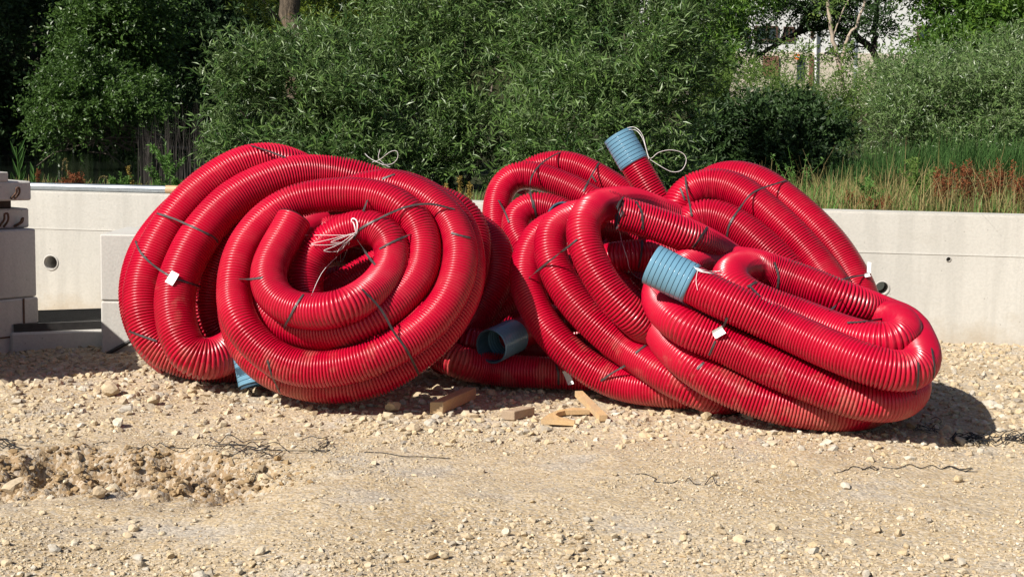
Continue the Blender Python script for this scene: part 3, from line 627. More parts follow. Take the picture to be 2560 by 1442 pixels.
for cn, cd in COILS:
    r = cd['D'] / 2; allp = np.vstack(strands_by[cn])
    root = empty('pipe_coil', (allp[:, 0].mean(), allp[:, 1].mean(), 0), INFO[cn][0], 'pipe coil', 'red corrugated pipe coils heaped by the wall'); coil_objs[cn] = root
    VV, FF, off = [], [], 0; cV, cF, co = [], [], 0
    for si, P in enumerate(strands_by[cn]):
        P = spline(P, len(P) * 4); fine, tot = resample(P, np.linspace(0, 1, 2)); s0 = min(cd.get('couple', {}).get(si, 0), tot - .06)
        nr = int((tot - max(s0 - .02, 0)) / PITCHR); u = []; rad = []
        base_u = (max(s0 - .02, 0)) + np.arange(nr) * PITCHR
        prof = np.array([(0, .85), (.13, .855), (.27, .975), (.56, 1.0), (.86, .975)])
        if si in cd.get('plain', []): prof = np.array([(0, .86), (.3, .98), (.8, .98)])     # deep inside the coil
        u = (base_u[:, None] + prof[None, :, 0] * PITCHR).ravel(); rad = np.tile(prof[:, 1] * r, nr)
        pts, _ = resample(P, u)
        # slight flattening and dents along the pipe
        w = 1 + .012 * np.sin(u * 7.3 + si * 2) + .008 * np.sin(u * 19.1 + si)
        VV.append(sweep(pts, rad * w)); FF.append(ringfaces(len(pts), off)); off += len(pts) * SEG
        cp, _ = resample(P, np.linspace(0, tot, max(4, int(tot / .02)))); cV.append(sweep(cp, np.full(len(cp), r))); cF.append(ringfaces(len(cp), co)); co += len(cp) * SEG
        if s0:
            # smooth blue socket with shallow grooves
            ks = np.arange(0, s0, .0215); uu, rr = [], []
            for q in ks:
                for a_, b_ in ((0, 1.015), (.0013, 1.015), (.0018, 1.06), (.0034, 1.06), (.0184, 1.06), (.0202, 1.06), (.0208, 1.015)):
                    if q + a_ < s0: uu.append(q + a_); rr.append(b_ * r)
            uu.append(s0); rr.append(1.06 * r); uu.append(s0 + .001); rr.append(.99 * r)
            e2, _ = resample(P, np.array([0, s0])); ax_ = (e2[1] - e2[0]) / np.linalg.norm(e2[1] - e2[0]); uu = np.array(uu)
            pp = e2[0] + ax_ * uu[:, None]; v1 = sweep(pp, np.array(rr)); f1 = ringfaces(len(pp))
            me = npmesh('socket', v1, f1); o = link('blue_socket', me, M['blue'], root, True)
            ip, ir = open_end(P, r * 1.06); me = npmesh('socket_bore', sweep(ip, ir), ringfaces(len(ip), 0, True)); b_ = link('bore', me, M['blue_in'], o, False)
        elif si in cd.get('open', []):
            ip, ir = open_end(P, r * .985, 3.5 if cn == 'C' else 1); v1 = sweep(ip, ir)
            if cn == 'C': v1[:SEG] += np.random.default_rng(3).normal(0, .004, (SEG, 3))
            link('pipe_bore', npmesh('bore', v1, ringfaces(len(ip), 0, True)), M['pipe_in'], root, True)
    o = link('pipe', npmesh('pipe', np.vstack(VV), np.vstack(FF)), M['pipe'], root, True)
    Vc, Fc = np.vstack(cV), np.vstack(cF); coil_bvh[cn] = BVHTree.FromPolygons([Vector(v) for v in Vc], Fc.tolist())
ALLB = list(coil_bvh.items())
def cast(px, py, only=None):
    d = Vector(ray(px, py)).normalized(); best = None
    for cn, b in ALLB:
        if only and cn not in only: continue
        h = b.ray_cast(Vector(CAM), d)
        if h[0] is not None and (best is None or h[3] < best[3]): best = h
    return best

# ------------------------------------------------------------ straps, labels, cords
def strap(cn, pts, w=.0095, name='strap'):
    q, _ = spline(np.array(pts, float), None); s = np.concatenate([[0], np.cumsum(np.linalg.norm(np.diff(q, axis=0), axis=1))])
    q, _ = resample(np.c_[q, q[:, :1] * 0], np.linspace(0, s[-1], max(5, int(s[-1] / 5)))); H = []
    for a, b in q[:, :2]:
        h = cast(a, b, [cn])
        if h: H.append((a, b, h[3], h[1]))
    if len(H) < 3: return
    # taut over the crests: lower hull of depth along the strap
    hull = []
    for i, (a, b, t, nn) in enumerate(H):
        while len(hull) > 1:
            i0, i1 = hull[-2], hull[-1]
            if H[i1][2] >= H[i0][2] + (t - H[i0][2]) * (i1 - i0) / (i - i0): hull.pop()
            else: break
        hull.append(i)
    tt_ = np.interp(np.arange(len(H)), hull, [H[i][2] for i in hull])
    P = np.array([np.array(CAM) + np.array(Vector(ray(a, b)).normalized()) * (tt_[i] - .0035) for i, (a, b, t, nn) in enumerate(H)])
    Nn = np.array([np.array(nn) for *_, nn in H])
    for _ in range(6): Nn[1:-1] = (Nn[:-2] + Nn[1:-1] + Nn[2:]) / 3
    Tn = np.gradient(P, axis=0); Sd = np.cross(Tn, Nn); Sd /= np.linalg.norm(Sd, axis=1, keepdims=True) + 1e-9
    Nn /= np.linalg.norm(Nn, axis=1, keepdims=True) + 1e-9
    V = np.concatenate([P + Sd * w / 2, P - Sd * w / 2, P - Sd * w / 2 - Nn * .002, P + Sd * w / 2 - Nn * .002]); m = len(P); I = np.arange(m - 1); F = []
    for a in range(4):
        b = (a + 1) % 4; F.append(np.stack([I + a * m, I + 1 + a * m, I + 1 + b * m, I + b * m], -1))
    link(name, npmesh(name, V, np.concatenate(F)), M['strap'], coil_objs[cn])
STR = {
 'A': [[(338, 602), (352, 632), (380, 660), (425, 690), (470, 706), (500, 716)], [(392, 533), (430, 545), (470, 562), (530, 590), (545, 605)], [(322, 828), (350, 838), (392, 852)], [(618, 361), (660, 374), (715, 394)], [(1150, 545), (1190, 560)]],
 'B': [[(884, 598), (900, 572), (960, 540), (1020, 516), (1075, 510), (1137, 523)], [(598, 697), (630, 697), (656, 693)], [(948, 622), (978, 606), (1026, 585)], [(758, 735), (738, 765), (722, 796), (708, 820)], [(668, 900), (680, 940), (704, 992)], [(905, 722), (950, 770), (985, 830), (1020, 880), (1048, 937)], [(955, 447), (987, 435)], [(908, 528), (918, 500)], [(1128, 582), (1150, 588), (1176, 594)], [(893, 600), (920, 640), (938, 662)]],
 'C': [[(1322, 694), (1370, 655), (1420, 617), (1442, 598)], [(1502, 952), (1530, 932), (1562, 914)], [(1588, 882), (1614, 862)], [(1590, 503), (1604, 530), (1607, 575)], [(1772, 562), (1748, 598), (1733, 620)], [(1606, 600), (1603, 640), (1596, 670)]],
 'D': [[(1818, 794), (1812, 808), (1806, 820)], [(1788, 852), (1780, 870), (1772, 888)], [(1760, 905), (1742, 922)], [(1936, 655), (1946, 690), (1943, 720)], [(2076, 776), (2104, 748)], [(1868, 716), (1892, 704)], [(1872, 712), (1900, 740)], [(2118, 806), (2160, 803), (2204, 797)], [(2296, 905), (2296, 950), (2290, 985)], [(2330, 870), (2337, 920), (2334, 950)]],
 'E': [[(1712, 430), (1716, 470), (1724, 510), (1729, 540)], [(1816, 606), (1822, 565), (1848, 522), (1885, 480), (1950, 456), (1972, 450)], [(2092, 703), (2125, 693), (2168, 686)], [(1700, 470), (1712, 500)]],
 'G': [[(1333, 520), (1325, 470), (1330, 440), (1350, 412), (1378, 392), (1402, 380)], [(1458, 478), (1478, 440), (1500, 402)], [(1342, 548), (1338, 528), (1332, 500)], [(1480, 440), (1490, 455)], [(1246, 500), (1262, 530), (1272, 556)]],
 'F': [[(1390, 910), (1396, 935), (1396, 962)]],
}
for cn, L_ in STR.items():
    for p in L_: strap(cn, p)
def label(cn, px, py, w, h, rot, curl=.004, off=.012):
    hit = cast(px, py, [cn])
    if not hit: return
    nrm = (hit[1] * .6 + Vector(-FW) * .8).normalized(); xax = Vector(RT) - nrm * nrm.dot(Vector(RT)); xax.normalize(); yax = nrm.cross(xax)
    c, s_ = math.cos(rot), math.sin(rot); xa, ya = xax * c + yax * s_, yax * c - xax * s_; V = []
    for th in (0, .0015):
        for j in range(5):
            for i in range(4):
                u, v = i / 3 - .5, j / 4 - .5; V.append(hit[0] + nrm * (off + th + curl * (4 * v * v + 1.5 * u)) + xa * (u * w) + ya * (v * h))
    F = []
    for b0 in (0, 20):
        for j in range(4):
            for i in range(3): a = b0 + j * 4 + i; F.append((a, a + 1, a + 5, a + 4) if b0 else (a + 4, a + 5, a + 1, a))
    for j in range(4):
        F.append((j * 4, (j + 1) * 4, 24 + j * 4, 20 + j * 4)); F.append(((j + 1) * 4 + 3, j * 4 + 3, 23 + j * 4, 27 + j * 4))
    link('paper_tag', npmesh('paper_tag', [tuple(v) for v in V], F), M['tag'], coil_objs[cn])
label('A', 432, 697, .042, .062, -.5); label('D', 1795, 832, .045, .035, .5, .012); label('E', 2165, 690, .022, .02, .1, .01); label('E', 2167, 672, .02, .06, -.15, .002, .02); label('F', 1420, 940, .03, .07, .4, .02, .02)

def cord(parent, pts, r=.0022, mat='cord', name='cord', Yd=None, off=.012):
    """a thin line over what is under it in the picture; (x, y) or (x, y, Y)"""
    q, _ = spline(np.array([p[:2] for p in pts], float), None); dep = []
    fixed = [p[2] if len(p) > 2 else None for p in pts]
    P = []; last = Yd
    for i, (a, b) in enumerate(q):
        f = fixed[min(int(i / 14 + .5), len(fixed) - 1)]
        h = cast(a, b) if f is None else None
        if f is not None: t = f / ray(a, b)[1]
        elif h: t = (h[3] - off) / np.linalg.norm(ray(a, b))
        else: t = (last or 7) / ray(a, b)[1]
        p = CAM + ray(a, b) * t; last = p[1]; P.append(p)
    P = np.array(P)
    for _ in range(10): P[1:-1] = (P[:-2] + 2 * P[1:-1] + P[2:]) / 4
    return tube_mesh(name, P, r, 5)
def cords(cn, lists, **kw): link('cord', join_np('cord', [cord(None, l, **kw) for l in lists]), M['cord'], coil_objs[cn], True)
rb = random.Random(4); knot = []
for e, m1, m2 in (((776, 611), (835, 596), (830, 612)), ((808, 627), (845, 612), (846, 628)), ((826, 606), (856, 594), (860, 606))):
    knot.append([(888, 582), m1, e, m2, (868, 606)])
for i in range(3): knot.append([(884, 590), (850 + rb.uniform(-6, 6), 625), (846 + rb.uniform(-5, 8), 655), (856 + rb.uniform(0, 6), 645), (874, 606)])
for i in range(3): knot.append([(890, 585), (884 + i, 560), (878, 550 + i), (884, 545 + i), (894 - i, 556), (892, 584)])
knot.append([(888, 588), (820, 588), (762, 588)]); knot.append([(842, 642), (812, 672), (794, 702), (779, 738)])
cords('B', knot, r=.0013)
cords('B', [[(930, 406, 7.2), (950, 399, 7.15), (975, 380, 7.1), (992, 378, 7.1), (994, 395, 7.1), (980, 410, 7.1), (955, 412, 7.1)], [(912, 384, 7.25), (925, 396, 7.2), (948, 408, 7.15), (975, 418, 7.1)], [(950, 374, 7.1), (946, 395, 7.1), (960, 410, 7.1)]], r=.0013)
cords('B', [[(580, 912, 6.6), (560, 904, 6.6), (538, 904, 6.6), (530, 912, 6.6), (540, 924, 6.6), (560, 922, 6.6), (580, 915, 6.6)]], r=.0013)
cords('C', [[(1546, 566), (1556, 610), (1568, 645), (1574, 672), (1590, 692), (1612, 700)]], r=.0016)
cords('G', [[(1562, 322, 7.8), (1585, 318, 7.75), (1605, 335, 7.72), (1615, 370, 7.7), (1625, 397, 7.7), (1645, 382, 7.7), (1675, 375, 7.7), (1705, 382, 7.7), (1716, 400, 7.7), (1705, 425, 7.7), (1680, 430, 7.7), (1650, 415, 7.7), (1625, 399, 7.7)], [(1565, 325, 7.8), (1590, 326, 7.76), (1608, 350, 7.72), (1622, 398, 7.7)]], r=.0016)
br = [[(1652, 614), (1700, 642), (1745, 672)], [(1745, 672), (1740, 700), (1744, 725)]]
for i in range(7): br.append([(1725, 658), (1748, 672 + i), (1775, 678 + rb.uniform(-2, 6)), (1800 + rb.uniform(-12, 12), 676 + rb.uniform(-2, 14))])
cords('D', br, r=.0011, off=.008)

# row of small dark characters stamped on the arching turn of the middle coil (too small to read)
V, F = [], []
for i in range(9):
    px, py = 1526 + i * 6.6, 480 + i * 1.7 + (i / 9) ** 2 * 6
    h = cast(px, py, ['C'])
    if not h: continue
    nrm = h[1]; xa = Vector(RT) - nrm * nrm.dot(Vector(RT)); xa.normalize(); ya = nrm.cross(xa); b = h[0] + nrm * .003
    for (u0, u1, v0, v1) in ((-.0045, -.002, -.007, .007), (-.002, .004, .003, .006), (.001, .0035, -.006, .0015))[:2 + i % 2]:
        k0 = len(V); V += [tuple(b + xa * u + ya * v) for u, v in ((u0, v0), (u1, v0), (u1, v1), (u0, v1))]; F.append((k0, k0 + 1, k0 + 2, k0 + 3))
if F: link('stamped_print', npmesh('stamped_print', V, F), M['wire'], coil_objs['C'])['kind'] = 'stuff'
# ------------------------------------------------------------ gravel and stones
gr_ = (1 + 5 ** .5) / 2
ICO = np.array([(-1, gr_, 0), (1, gr_, 0), (-1, -gr_, 0), (1, -gr_, 0), (0, -1, gr_), (0, 1, gr_), (0, -1, -gr_), (0, 1, -gr_), (gr_, 0, -1), (gr_, 0, 1), (-gr_, 0, -1), (-gr_, 0, 1)]) / np.sqrt(1 + gr_ ** 2)
ICF = np.array([(0, 11, 5), (0, 5, 1), (0, 1, 7), (0, 7, 10), (0, 10, 11), (1, 5, 9), (5, 11, 4), (11, 10, 2), (10, 7, 6), (7, 1, 8), (3, 9, 4), (3, 4, 2), (3, 2, 6), (3, 6, 8), (3, 8, 9), (4, 9, 5), (2, 4, 11), (6, 2, 10), (8, 6, 7), (9, 8, 1)])
OCT = np.array([(1, 0, 0), (-1, 0, 0), (0, 1, 0), (0, -1, 0), (0, 0, 1), (0, 0, -1)], float)
OCF = np.array([(0, 2, 4), (2, 1, 4), (1, 3, 4), (3, 0, 4), (2, 0, 5), (1, 2, 5), (3, 1, 5), (0, 3, 5)])
def norm3(a): return a / np.linalg.norm(a, axis=-1, keepdims=True)
def rots(n):
    q = rng.normal(size=(n, 4)); q /= np.linalg.norm(q, axis=1, keepdims=True); w, x, y, z = q.T
    return np.stack([np.stack([1 - 2 * (y * y + z * z), 2 * (x * y - z * w), 2 * (x * z + y * w)], -1), np.stack([2 * (x * y + z * w), 1 - 2 * (x * x + z * z), 2 * (y * z - x * w)], -1), np.stack([2 * (x * z - y * w), 2 * (y * z + x * w), 1 - 2 * (x * x + y * y)], -1)], 1)
def stones_mesh(name, P, size, ico=True, sink=.25):
    n = len(P); B, F = (ICO, ICF) if ico else (OCT, OCF); k = len(B)
    V = B[None] * rng.uniform(.75, 1.2, (n, k, 1)) * rng.uniform(.55, 1.4, (n, 1, 3))
    for q in range(5 if ico else 2):                         # broken flat faces
        nn = norm3(rng.normal(size=(n, 1, 3))); e = (V * nn).sum(2, keepdims=True) - rng.uniform(.38, .75, (n, 1, 1)); V = V - nn * np.maximum(e, 0)
    V = np.einsum('nij,nkj->nki', rots(n), V); V[:, :, 2] *= .72; V = V * (size * .5)[:, None, None]
    c = P.copy(); c[:, 2] += size * (.36 - sink)
    V = (V + c[:, None]).reshape(-1, 3); Fa = (F[None] + (np.arange(n) * k)[:, None, None]).reshape(-1, 3)
    return npmesh(name, V, Fa, {'rnd': np.repeat(rng.random(n), k)})
def scatter(n, y0, y1, margin=.35, keep=None):
    m = n * 5; y = rng.uniform(y0, y1, m); hw = 1280 / FPX * y + margin; x = rng.uniform(-1, 1, m) * hw
    ok = rng.random(m) < hw / hw.max()
    if keep is not None: ok &= rng.random(m) < keep(x, y)
    x, y = x[ok][:n], y[ok][:n]; return np.stack([x, y, gz(x, y)], 1)
def sizes(n, lo, hi, p=2.2): return lo + (hi - lo) * rng.random(n) ** p
dig = lambda x, y: 1 - sstep(-1.05, -.66, x)
padk = lambda x, y: np.clip(.10 + sstep(5.55, 6.05, y + vnoise(x * 2.2, y * 0, 9) * .5), 0, 1)
P = scatter(17000, 5.4, 8.6, keep=padk); tag(link('coarse_gravel', stones_mesh('coarse_gravel', P, sizes(len(P), .008, .054, 2.7), True, .28), M['stone']), 'loose crushed limestone spread round and beneath the red coils', 'gravel', kind='stuff')
patch = lambda x, y: np.clip(.22 + 2.4 * (vnoise(x * 1.3, y * 2.1, 21) + vnoise(x * 5, y * 7, 22) * .7), .07, 1)
P = scatter(36000, 3.75, 6.1, keep=patch); tag(link('fine_gravel', stones_mesh('fine_gravel', P, sizes(len(P), .003, .016, 3.2), False, .25), M['stone']), 'fine grit and chips over the dirt track in front', 'gravel', kind='stuff')
front = lambda x, y: np.clip(.15 + 1.3 * (1 - sstep(4.0, 4.42, y + vnoise(x * 1.6, y, 31) * .6)), 0, 1)
P = scatter(5200, 3.75, 4.75, keep=front); P2 = scatter(700, 4.5, 5.9, keep=patch); P = np.vstack([P, P2])
tag(link('loose_gravel', stones_mesh('loose_gravel', P, sizes(len(P), .006, .030, 3.2)), M['stone']), 'scattered pebbles and crushed stone nearest along the track edge', 'gravel', kind='stuff')
clod = lambda x, y: dig(x, y) * (sstep(4.80, 5.02, y) ** 1.5 * (1 - sstep(5.22, 5.30, y + vnoise(x * 3.1, x * 0, 5) * -.16)))
P = scatter(5500, 4.7, 5.4, keep=clod); tag(link('earth_clods', stones_mesh('earth_clods', P, sizes(len(P), .004, .04, 6.0), True, .3), M['clod']), 'crumbled earth clods and stones along the dug bank', 'rubble', kind='stuff')
# single stones large enough to pick out: pieces of the ground
def one_stone(seed, sub=1):
    r_ = np.random.default_rng(seed); bm = bmesh.new(); bmesh.ops.create_icosphere(bm, subdivisions=2, radius=.5)
    sc = r_.uniform(.6, 1.2, 3) * (1, 1, .75)
    for v in bm.verts: v.co = Vector(np.array(v.co) * sc * r_.uniform(.8, 1.12))
    for _ in range(6):                                    # broken faces
        nn = Vector(r_.normal(size=3)).normalized(); dd_ = r_.uniform(.22, .36)
        for v in bm.verts:
            e = v.co.dot(nn) - dd_
            if e > 0: v.co -= nn * e
    me = bpy.data.meshes.new('stone'); bm.to_mesh(me); bm.free(); me.materials.append(M['stone_obj']); return me
BASES = [one_stone(100 + i) for i in range(9)]
def put_stone(x, y, s, parent=ground, base=None, name='stone', sink=.12, rot=None):
    o = bpy.data.objects.new(name, BASES[base if base is not None else int(rng.integers(9))]); COL.objects.link(o)
    o.location = (x, y, float(gz(x, y)) + s * (.34 - sink)); o.scale = (s, s, s); o.rotation_euler = rot or (rng.uniform(-.5, .5), rng.uniform(-.5, .5), rng.uniform(0, 6.3)); o.parent = parent; return o
for x, y, z in scatter(150, 5.75, 7.4, .1, padk): put_stone(x, y, .03 + .045 * rng.random() ** 2, sink=.25)
for x, y, z in scatter(80, 3.85, 4.5, .05, front): put_stone(x, y, rng.uniform(.022, .045))
for x, y, z in scatter(22, 4.5, 5.8, .05): put_stone(x, y, rng.uniform(.02, .042))
for x, y, z in scatter(9, 5.0, 5.28, .0, clod): put_stone(x, y, rng.uniform(.025, .045), sink=.3)
def at_ground(px, py, guess=-.02):
    p = atZ(px, py, guess)
    for _ in range(4): p = atZ(px, py, float(gz(p[0], p[1])))
    return p
for (px, py, s, b, lab) in ((665, 1172, .075, 1, 'pale angular rock in the crumbled bank just before its right end'), (282, 1172, .085, 3, 'rounded ochre rock jutting from the dug bank'), (40, 1170, .095, 5, 'long leaning brownish rock in the bank at the far left'), (195, 1205, .05, 2, 'small white rock lying below the ochre rock in the bank'),
        (246, 1243, .06, 7, 'flat topped grey rock fallen in front of the crumbled bank'), (2396, 1204, .038, 0, 'single whitish stone on bare dirt below the curled black wires'), (2192, 1330, .032, 4, 'small pale triangular stone alone on the dirt at the right'), (1796, 1322, .034, 6, 'small pointed stone below the middle of the dirt track'),
        (292, 1068, .05, 8, 'round tan stone alone behind the black wire line'), (1765, 1050, .055, 2, 'pale stone in front of the flattened coil with a short shadow'), (985, 1028, .075, 5, 'big pale stone beside the long timber offcut'), (278, 990, .11, 3, 'flat ochre rock on the gravel left of the blue socket'), (385, 1010, .06, 1, 'rounded grey stone on the gravel below the left coil')):
    p = at_ground(px, py); o = put_stone(p[0], p[1], s * 1.15, None, b, 'rock', .08); tag(o, lab, 'rock')

# ------------------------------------------------------------ timber offcuts
def timber(name, quad, h, label, mat, lift=.0):
    """quad: four picture points of the top face's outline on the ground, thickness h"""
    P = [Vector(at_ground(*q)) for q in quad]; bm = bmesh.new(); zb = min(p.z for p in P) + lift
    lo = [bm.verts.new((p.x, p.y, zb)) for p in P]; hi = [bm.verts.new((p.x, p.y, zb + h)) for p in P]
    bm.faces.new(lo[::-1]); bm.faces.new(hi)
    for i in range(4): j = (i + 1) % 4; bm.faces.new((lo[i], lo[j], hi[j], hi[i]))
    bmesh.ops.recalc_face_normals(bm, faces=bm.faces[:]); bmesh.ops.bevel(bm, geom=bm.edges[:], offset=.0025, segments=1, affect='EDGES')
    return tag(bmobj(name, bm, mat), label, 'timber')
timber('timber_offcut', [(1074, 1036), (1108, 1038), (1190, 1000), (1162, 996)], .052, 'long squared timber offcut lying in front of the shaded coils', M['wood'], .008)
timber('timber_offcut', [(1252, 1050), (1286, 1053), (1337, 1038), (1306, 1035)], .040, 'short split timber block on the gravel right of the long offcut', M['oldwood'], .004)
a_, b_ = Vector(at_ground(1446, 1010)), Vector(at_ground(1508, 1056)); a_.z += .05; b_.z += .02
dr = (b_ - a_).normalized(); sd = dr.cross(Vector((0, 0, 1))).normalized(); up_ = sd.cross(dr); bm = bmesh.new()
for s_ in (a_, b_):
    for u in (-.006, .006):
        for v in (-.013, .013): bm.verts.new(s_ + sd * u * 3 + up_ * v)
bm.verts.ensure_lookup_table(); vv = bm.verts[:]
for f in ((0, 1, 3, 2), (4, 6, 7, 5), (0, 4, 5, 1), (2, 3, 7, 6), (0, 2, 6, 4), (1, 5, 7, 3)): bm.faces.new([vv[i] for i in f])
bmesh.ops.recalc_face_normals(bm, faces=bm.faces[:]); tag(bmobj('wooden_slat', bm, M['wood']), 'thin wooden slat propped slanting beside the curved board piece', 'timber')
# board piece with a rounded cut-out
out_ = [(1352, 1066), (1436, 1068), (1438, 1064), (1400, 1059), (1388, 1052), (1394, 1044), (1412, 1040), (1474, 1042), (1476, 1037), (1430, 1033), (1398, 1037), (1372, 1050)]
P = [Vector(at_ground(*q)) for q in out_]; zb = max(p.z for p in P) + .004; bm = bmesh.new()
lo = [bm.verts.new((p.x, p.y, zb)) for p in P]; hi = [bm.verts.new((p.x, p.y, zb + .02)) for p in P]; bm.faces.new(lo[::-1]); bm.faces.new(hi)
for i in range(len(P)): j = (i + 1) % len(P); bm.faces.new((lo[i], lo[j], hi[j], hi[i]))
bmesh.ops.recalc_face_normals(bm, faces=bm.faces[:]); tag(bmobj('board_piece', bm, M['wood']), 'curved board piece with a rounded cut-out lying on the gravel edge', 'timber')

# ------------------------------------------------------------ black wires on the dirt
def wire(pts, r=.0019, lift=.012, jit=0):
    C = []
    for p in pts:
        q = at_ground(p[0] + rng.normal(0, jit), p[1] + rng.normal(0, jit * .35)); q[2] += r + (p[2] if len(p) > 2 else 0) + abs(rng.normal(0, lift)); C.append(q)
    return tube_mesh('wire', spline(np.array(C), max(10, len(C) * 6)), r, 5)
def wires(lists, label, **kw):
    tag(link('wire_tangle', join_np('wire_tangle', [wire(l, **kw) for l in lists]), M['wire'], None, True), label, 'wire')
def tangle(x0, x1, yc, yh, n, hgt=.03):
    out = []
    for i in range(n):
        x = rng.uniform(x0, x1); y = yc + rng.normal(0, yh); l = []
        dx = rng.choice([-1, 1]) * rng.uniform(8, 26)
        for j in range(rng.integers(4, 9)):
            l.append((x, y, abs(rng.normal(0, hgt * .6)))); x += dx; y += rng.normal(0, yh * .6); 
            if x < x0 or x > x1 or rng.random() < .15: dx = -dx * rng.uniform(.5, 1)
        out.append(l)
    return out
wires(tangle(540, 815, 1126, 7, 14, .014) + [[(232, 1114), (262, 1109), (285, 1122), (335, 1122), (350, 1124), (368, 1112), (385, 1122), (400, 1109), (420, 1120), (470, 1124), (505, 1112), (540, 1122), (600, 1118), (640, 1120)], [(60, 1116), (120, 1118), (170, 1120)], [(540, 1113), (600, 1116), (660, 1126), (740, 1134), (812, 1130)]], 'long black wire ending in a tangle along the top of the dug bank', r=.0018, lift=.006)
wires(tangle(-40, 34, 1120, 5, 7, .012), 'small knot of black wire at the far left of the bank', r=.002)
wires([[(910, 1131), (960, 1133), (1010, 1142), (1060, 1144), (1126, 1147)]], 'single thin wire lying straight on dirt right of the bank', r=.0016, lift=.002)
wires(tangle(2392, 2620, 1108, 6, 40, .016), 'dense black wire heap on the dirt at the right edge', r=.002)
wires([[(2086, 1184), (2108, 1178), (2112, 1175), (2120, 1174), (2130, 1167), (2146, 1168), (2160, 1175), (2172, 1169), (2190, 1176), (2196, 1171)], [(2205, 1168), (2235, 1172), (2252, 1170), (2275, 1161), (2302, 1171), (2330, 1164), (2352, 1173), (2372, 1167), (2388, 1173), (2410, 1178), (2444, 1180)], [(2360, 1173), (2380, 1166), (2400, 1174), (2430, 1172), (2412, 1181)], [(2155, 1175), (2172, 1172), (2180, 1167), (2196, 1177)]], 'loosely curled black wire strip on bare dirt below the flattened coil', r=.0017, lift=.002)
wires([[(1590, 1186), (1612, 1186), (1628, 1192), (1640, 1198), (1636, 1204), (1652, 1207), (1680, 1208), (1694, 1202)], [(1714, 1204), (1722, 1198), (1736, 1210), (1752, 1214)], [(1762, 1212), (1780, 1202, .015), (1790, 1212), (1800, 1216)]], 'short bent black wires on the dirt in the middle of the track', r=.0017, lift=.002)
wires(tangle(2300, 2340, 1079, 4, 5, .01), 'tiny black wire curl at the shadow edge of the flattened coil', r=.0017)
# ------------------------------------------------------------ foliage
def norm(a): return a / (np.linalg.norm(a, axis=-1, keepdims=True) + 1e-9)
def leaves_mesh(name, P, D, Nr, Ln, Wd, rnd):
    """folded lance leaves: base, two sides, tip"""
    n = len(P); Sd = norm(np.cross(D, Nr)); Nn = np.cross(Sd, D); L_ = Ln[:, None]; W_ = Wd[:, None]
    base = P; tip = P + D * L_ - Nn * L_ * .12; m = P + D * L_ * .45
    V = np.stack([base, m + Sd * W_ * .5 + Nn * W_ * .18, tip, m - Sd * W_ * .5 + Nn * W_ * .18], 1).reshape(-1, 3)
    i = np.arange(n) * 4; F = np.concatenate([np.stack([i, i + 1, i + 2], 1), np.stack([i, i + 2, i + 3], 1)])
    return npmesh(name, V, F, {'rnd': np.repeat(rnd, 4)})
def shoots(P0, Dr, length, nper, Ln, asp, droop=.25, spread=.9, tone=0.0, jit=.25, up=.45, tvar=.35):
    """leafy shoots from P0 along Dr"""
    n = len(P0); t = (np.arange(nper) + .5) / nper; t = t[None, :, None] + rng.uniform(-.04, .04, (n, nper, 1))
    ls = np.broadcast_to(length, (n,))[:, None, None]
    P = P0[:, None] + Dr[:, None] * ls * t; P[..., 2] -= (droop * ls * t ** 2)[..., 0]
    s1 = norm(rng.normal(size=(n, nper, 3))); D = norm(Dr[:, None] * .7 + s1 * spread - np.array([0, 0, droop * .5]))
    Nr = norm(rng.normal(size=(n, nper, 3)) * .75 + np.array([-.3, -.45, up + .3]))
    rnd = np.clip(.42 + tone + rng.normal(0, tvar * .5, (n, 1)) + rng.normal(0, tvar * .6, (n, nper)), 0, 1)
    L_ = np.broadcast_to(Ln, (n, nper)) * rng.uniform(.65, 1.2, (n, nper)) if np.ndim(Ln) == 0 else Ln
    return P.reshape(-1, 3), D.reshape(-1, 3), Nr.reshape(-1, 3), L_.reshape(-1), (L_ * asp).reshape(-1), rnd.reshape(-1)
def crown(lobes, nshoot, slen, nper, leaf, asp, droop=.25, shell=(.42, .84), tone=0, cl=None, upb=.5, blur=.2, **kw):
    """lobes: (x,y,z,rx,ry,rz). Leafy shoots gathered in clumps over the outer part of each lobe, thinner within"""
    vol = np.array([l[3] * l[5] for l in lobes]); nl = len(lobes); pick = rng.choice(nl, nshoot, p=vol / vol.sum()); Lb = np.array(lobes)[pick]
    per = max(6, int((cl or 40) * 2.2 / nl))              # clumps on each lobe, standing out by different amounts; relief and painted leaf tone both give light masses and dark gaps
    cd = norm(rng.normal(size=(nl, per, 3))); cd[..., 1] = np.where((cd[..., 1] > .25) & (rng.random((nl, per)) < .65), -cd[..., 1], cd[..., 1]); cr = rng.uniform(.62, 1.06, (nl, per)); ci = rng.integers(0, per, nshoot)
    d = norm(cd[pick, ci] + rng.normal(0, blur, (nshoot, 3))); rr = cr[pick, ci] * rng.uniform(.78, .92, nshoot)
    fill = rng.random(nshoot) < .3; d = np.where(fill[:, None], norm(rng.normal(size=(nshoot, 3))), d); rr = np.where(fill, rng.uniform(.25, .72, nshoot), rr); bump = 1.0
    tone = tone + np.where(fill, -.12, 0)[:, None] + (cr[pick, ci] - .84)[:, None] * .5  # shade put into leaf colour: darker inside and on set-back clumps, lighter outside
    P0 = Lb[:, :3] + d * Lb[:, 3:] * rr[:, None]
    Dr = norm(d * .9 + rng.normal(0, .45, (nshoot, 3)) + np.array([0, 0, upb]))
    return shoots(P0, Dr, slen * rng.uniform(.6, 1.3, nshoot), nper, leaf, asp, droop, tone=tone, **kw)
def cat(parts): return [np.concatenate(a) for a in zip(*parts)]
def limb(pts, r0, r1, seg=8, n=14):
    q = spline(np.array(pts, float), n); q[1:-1] += rng.normal(0, r0 * .25, (n - 2, 3)); return tube_mesh('limb', q, np.linspace(r0, r1, n), seg)
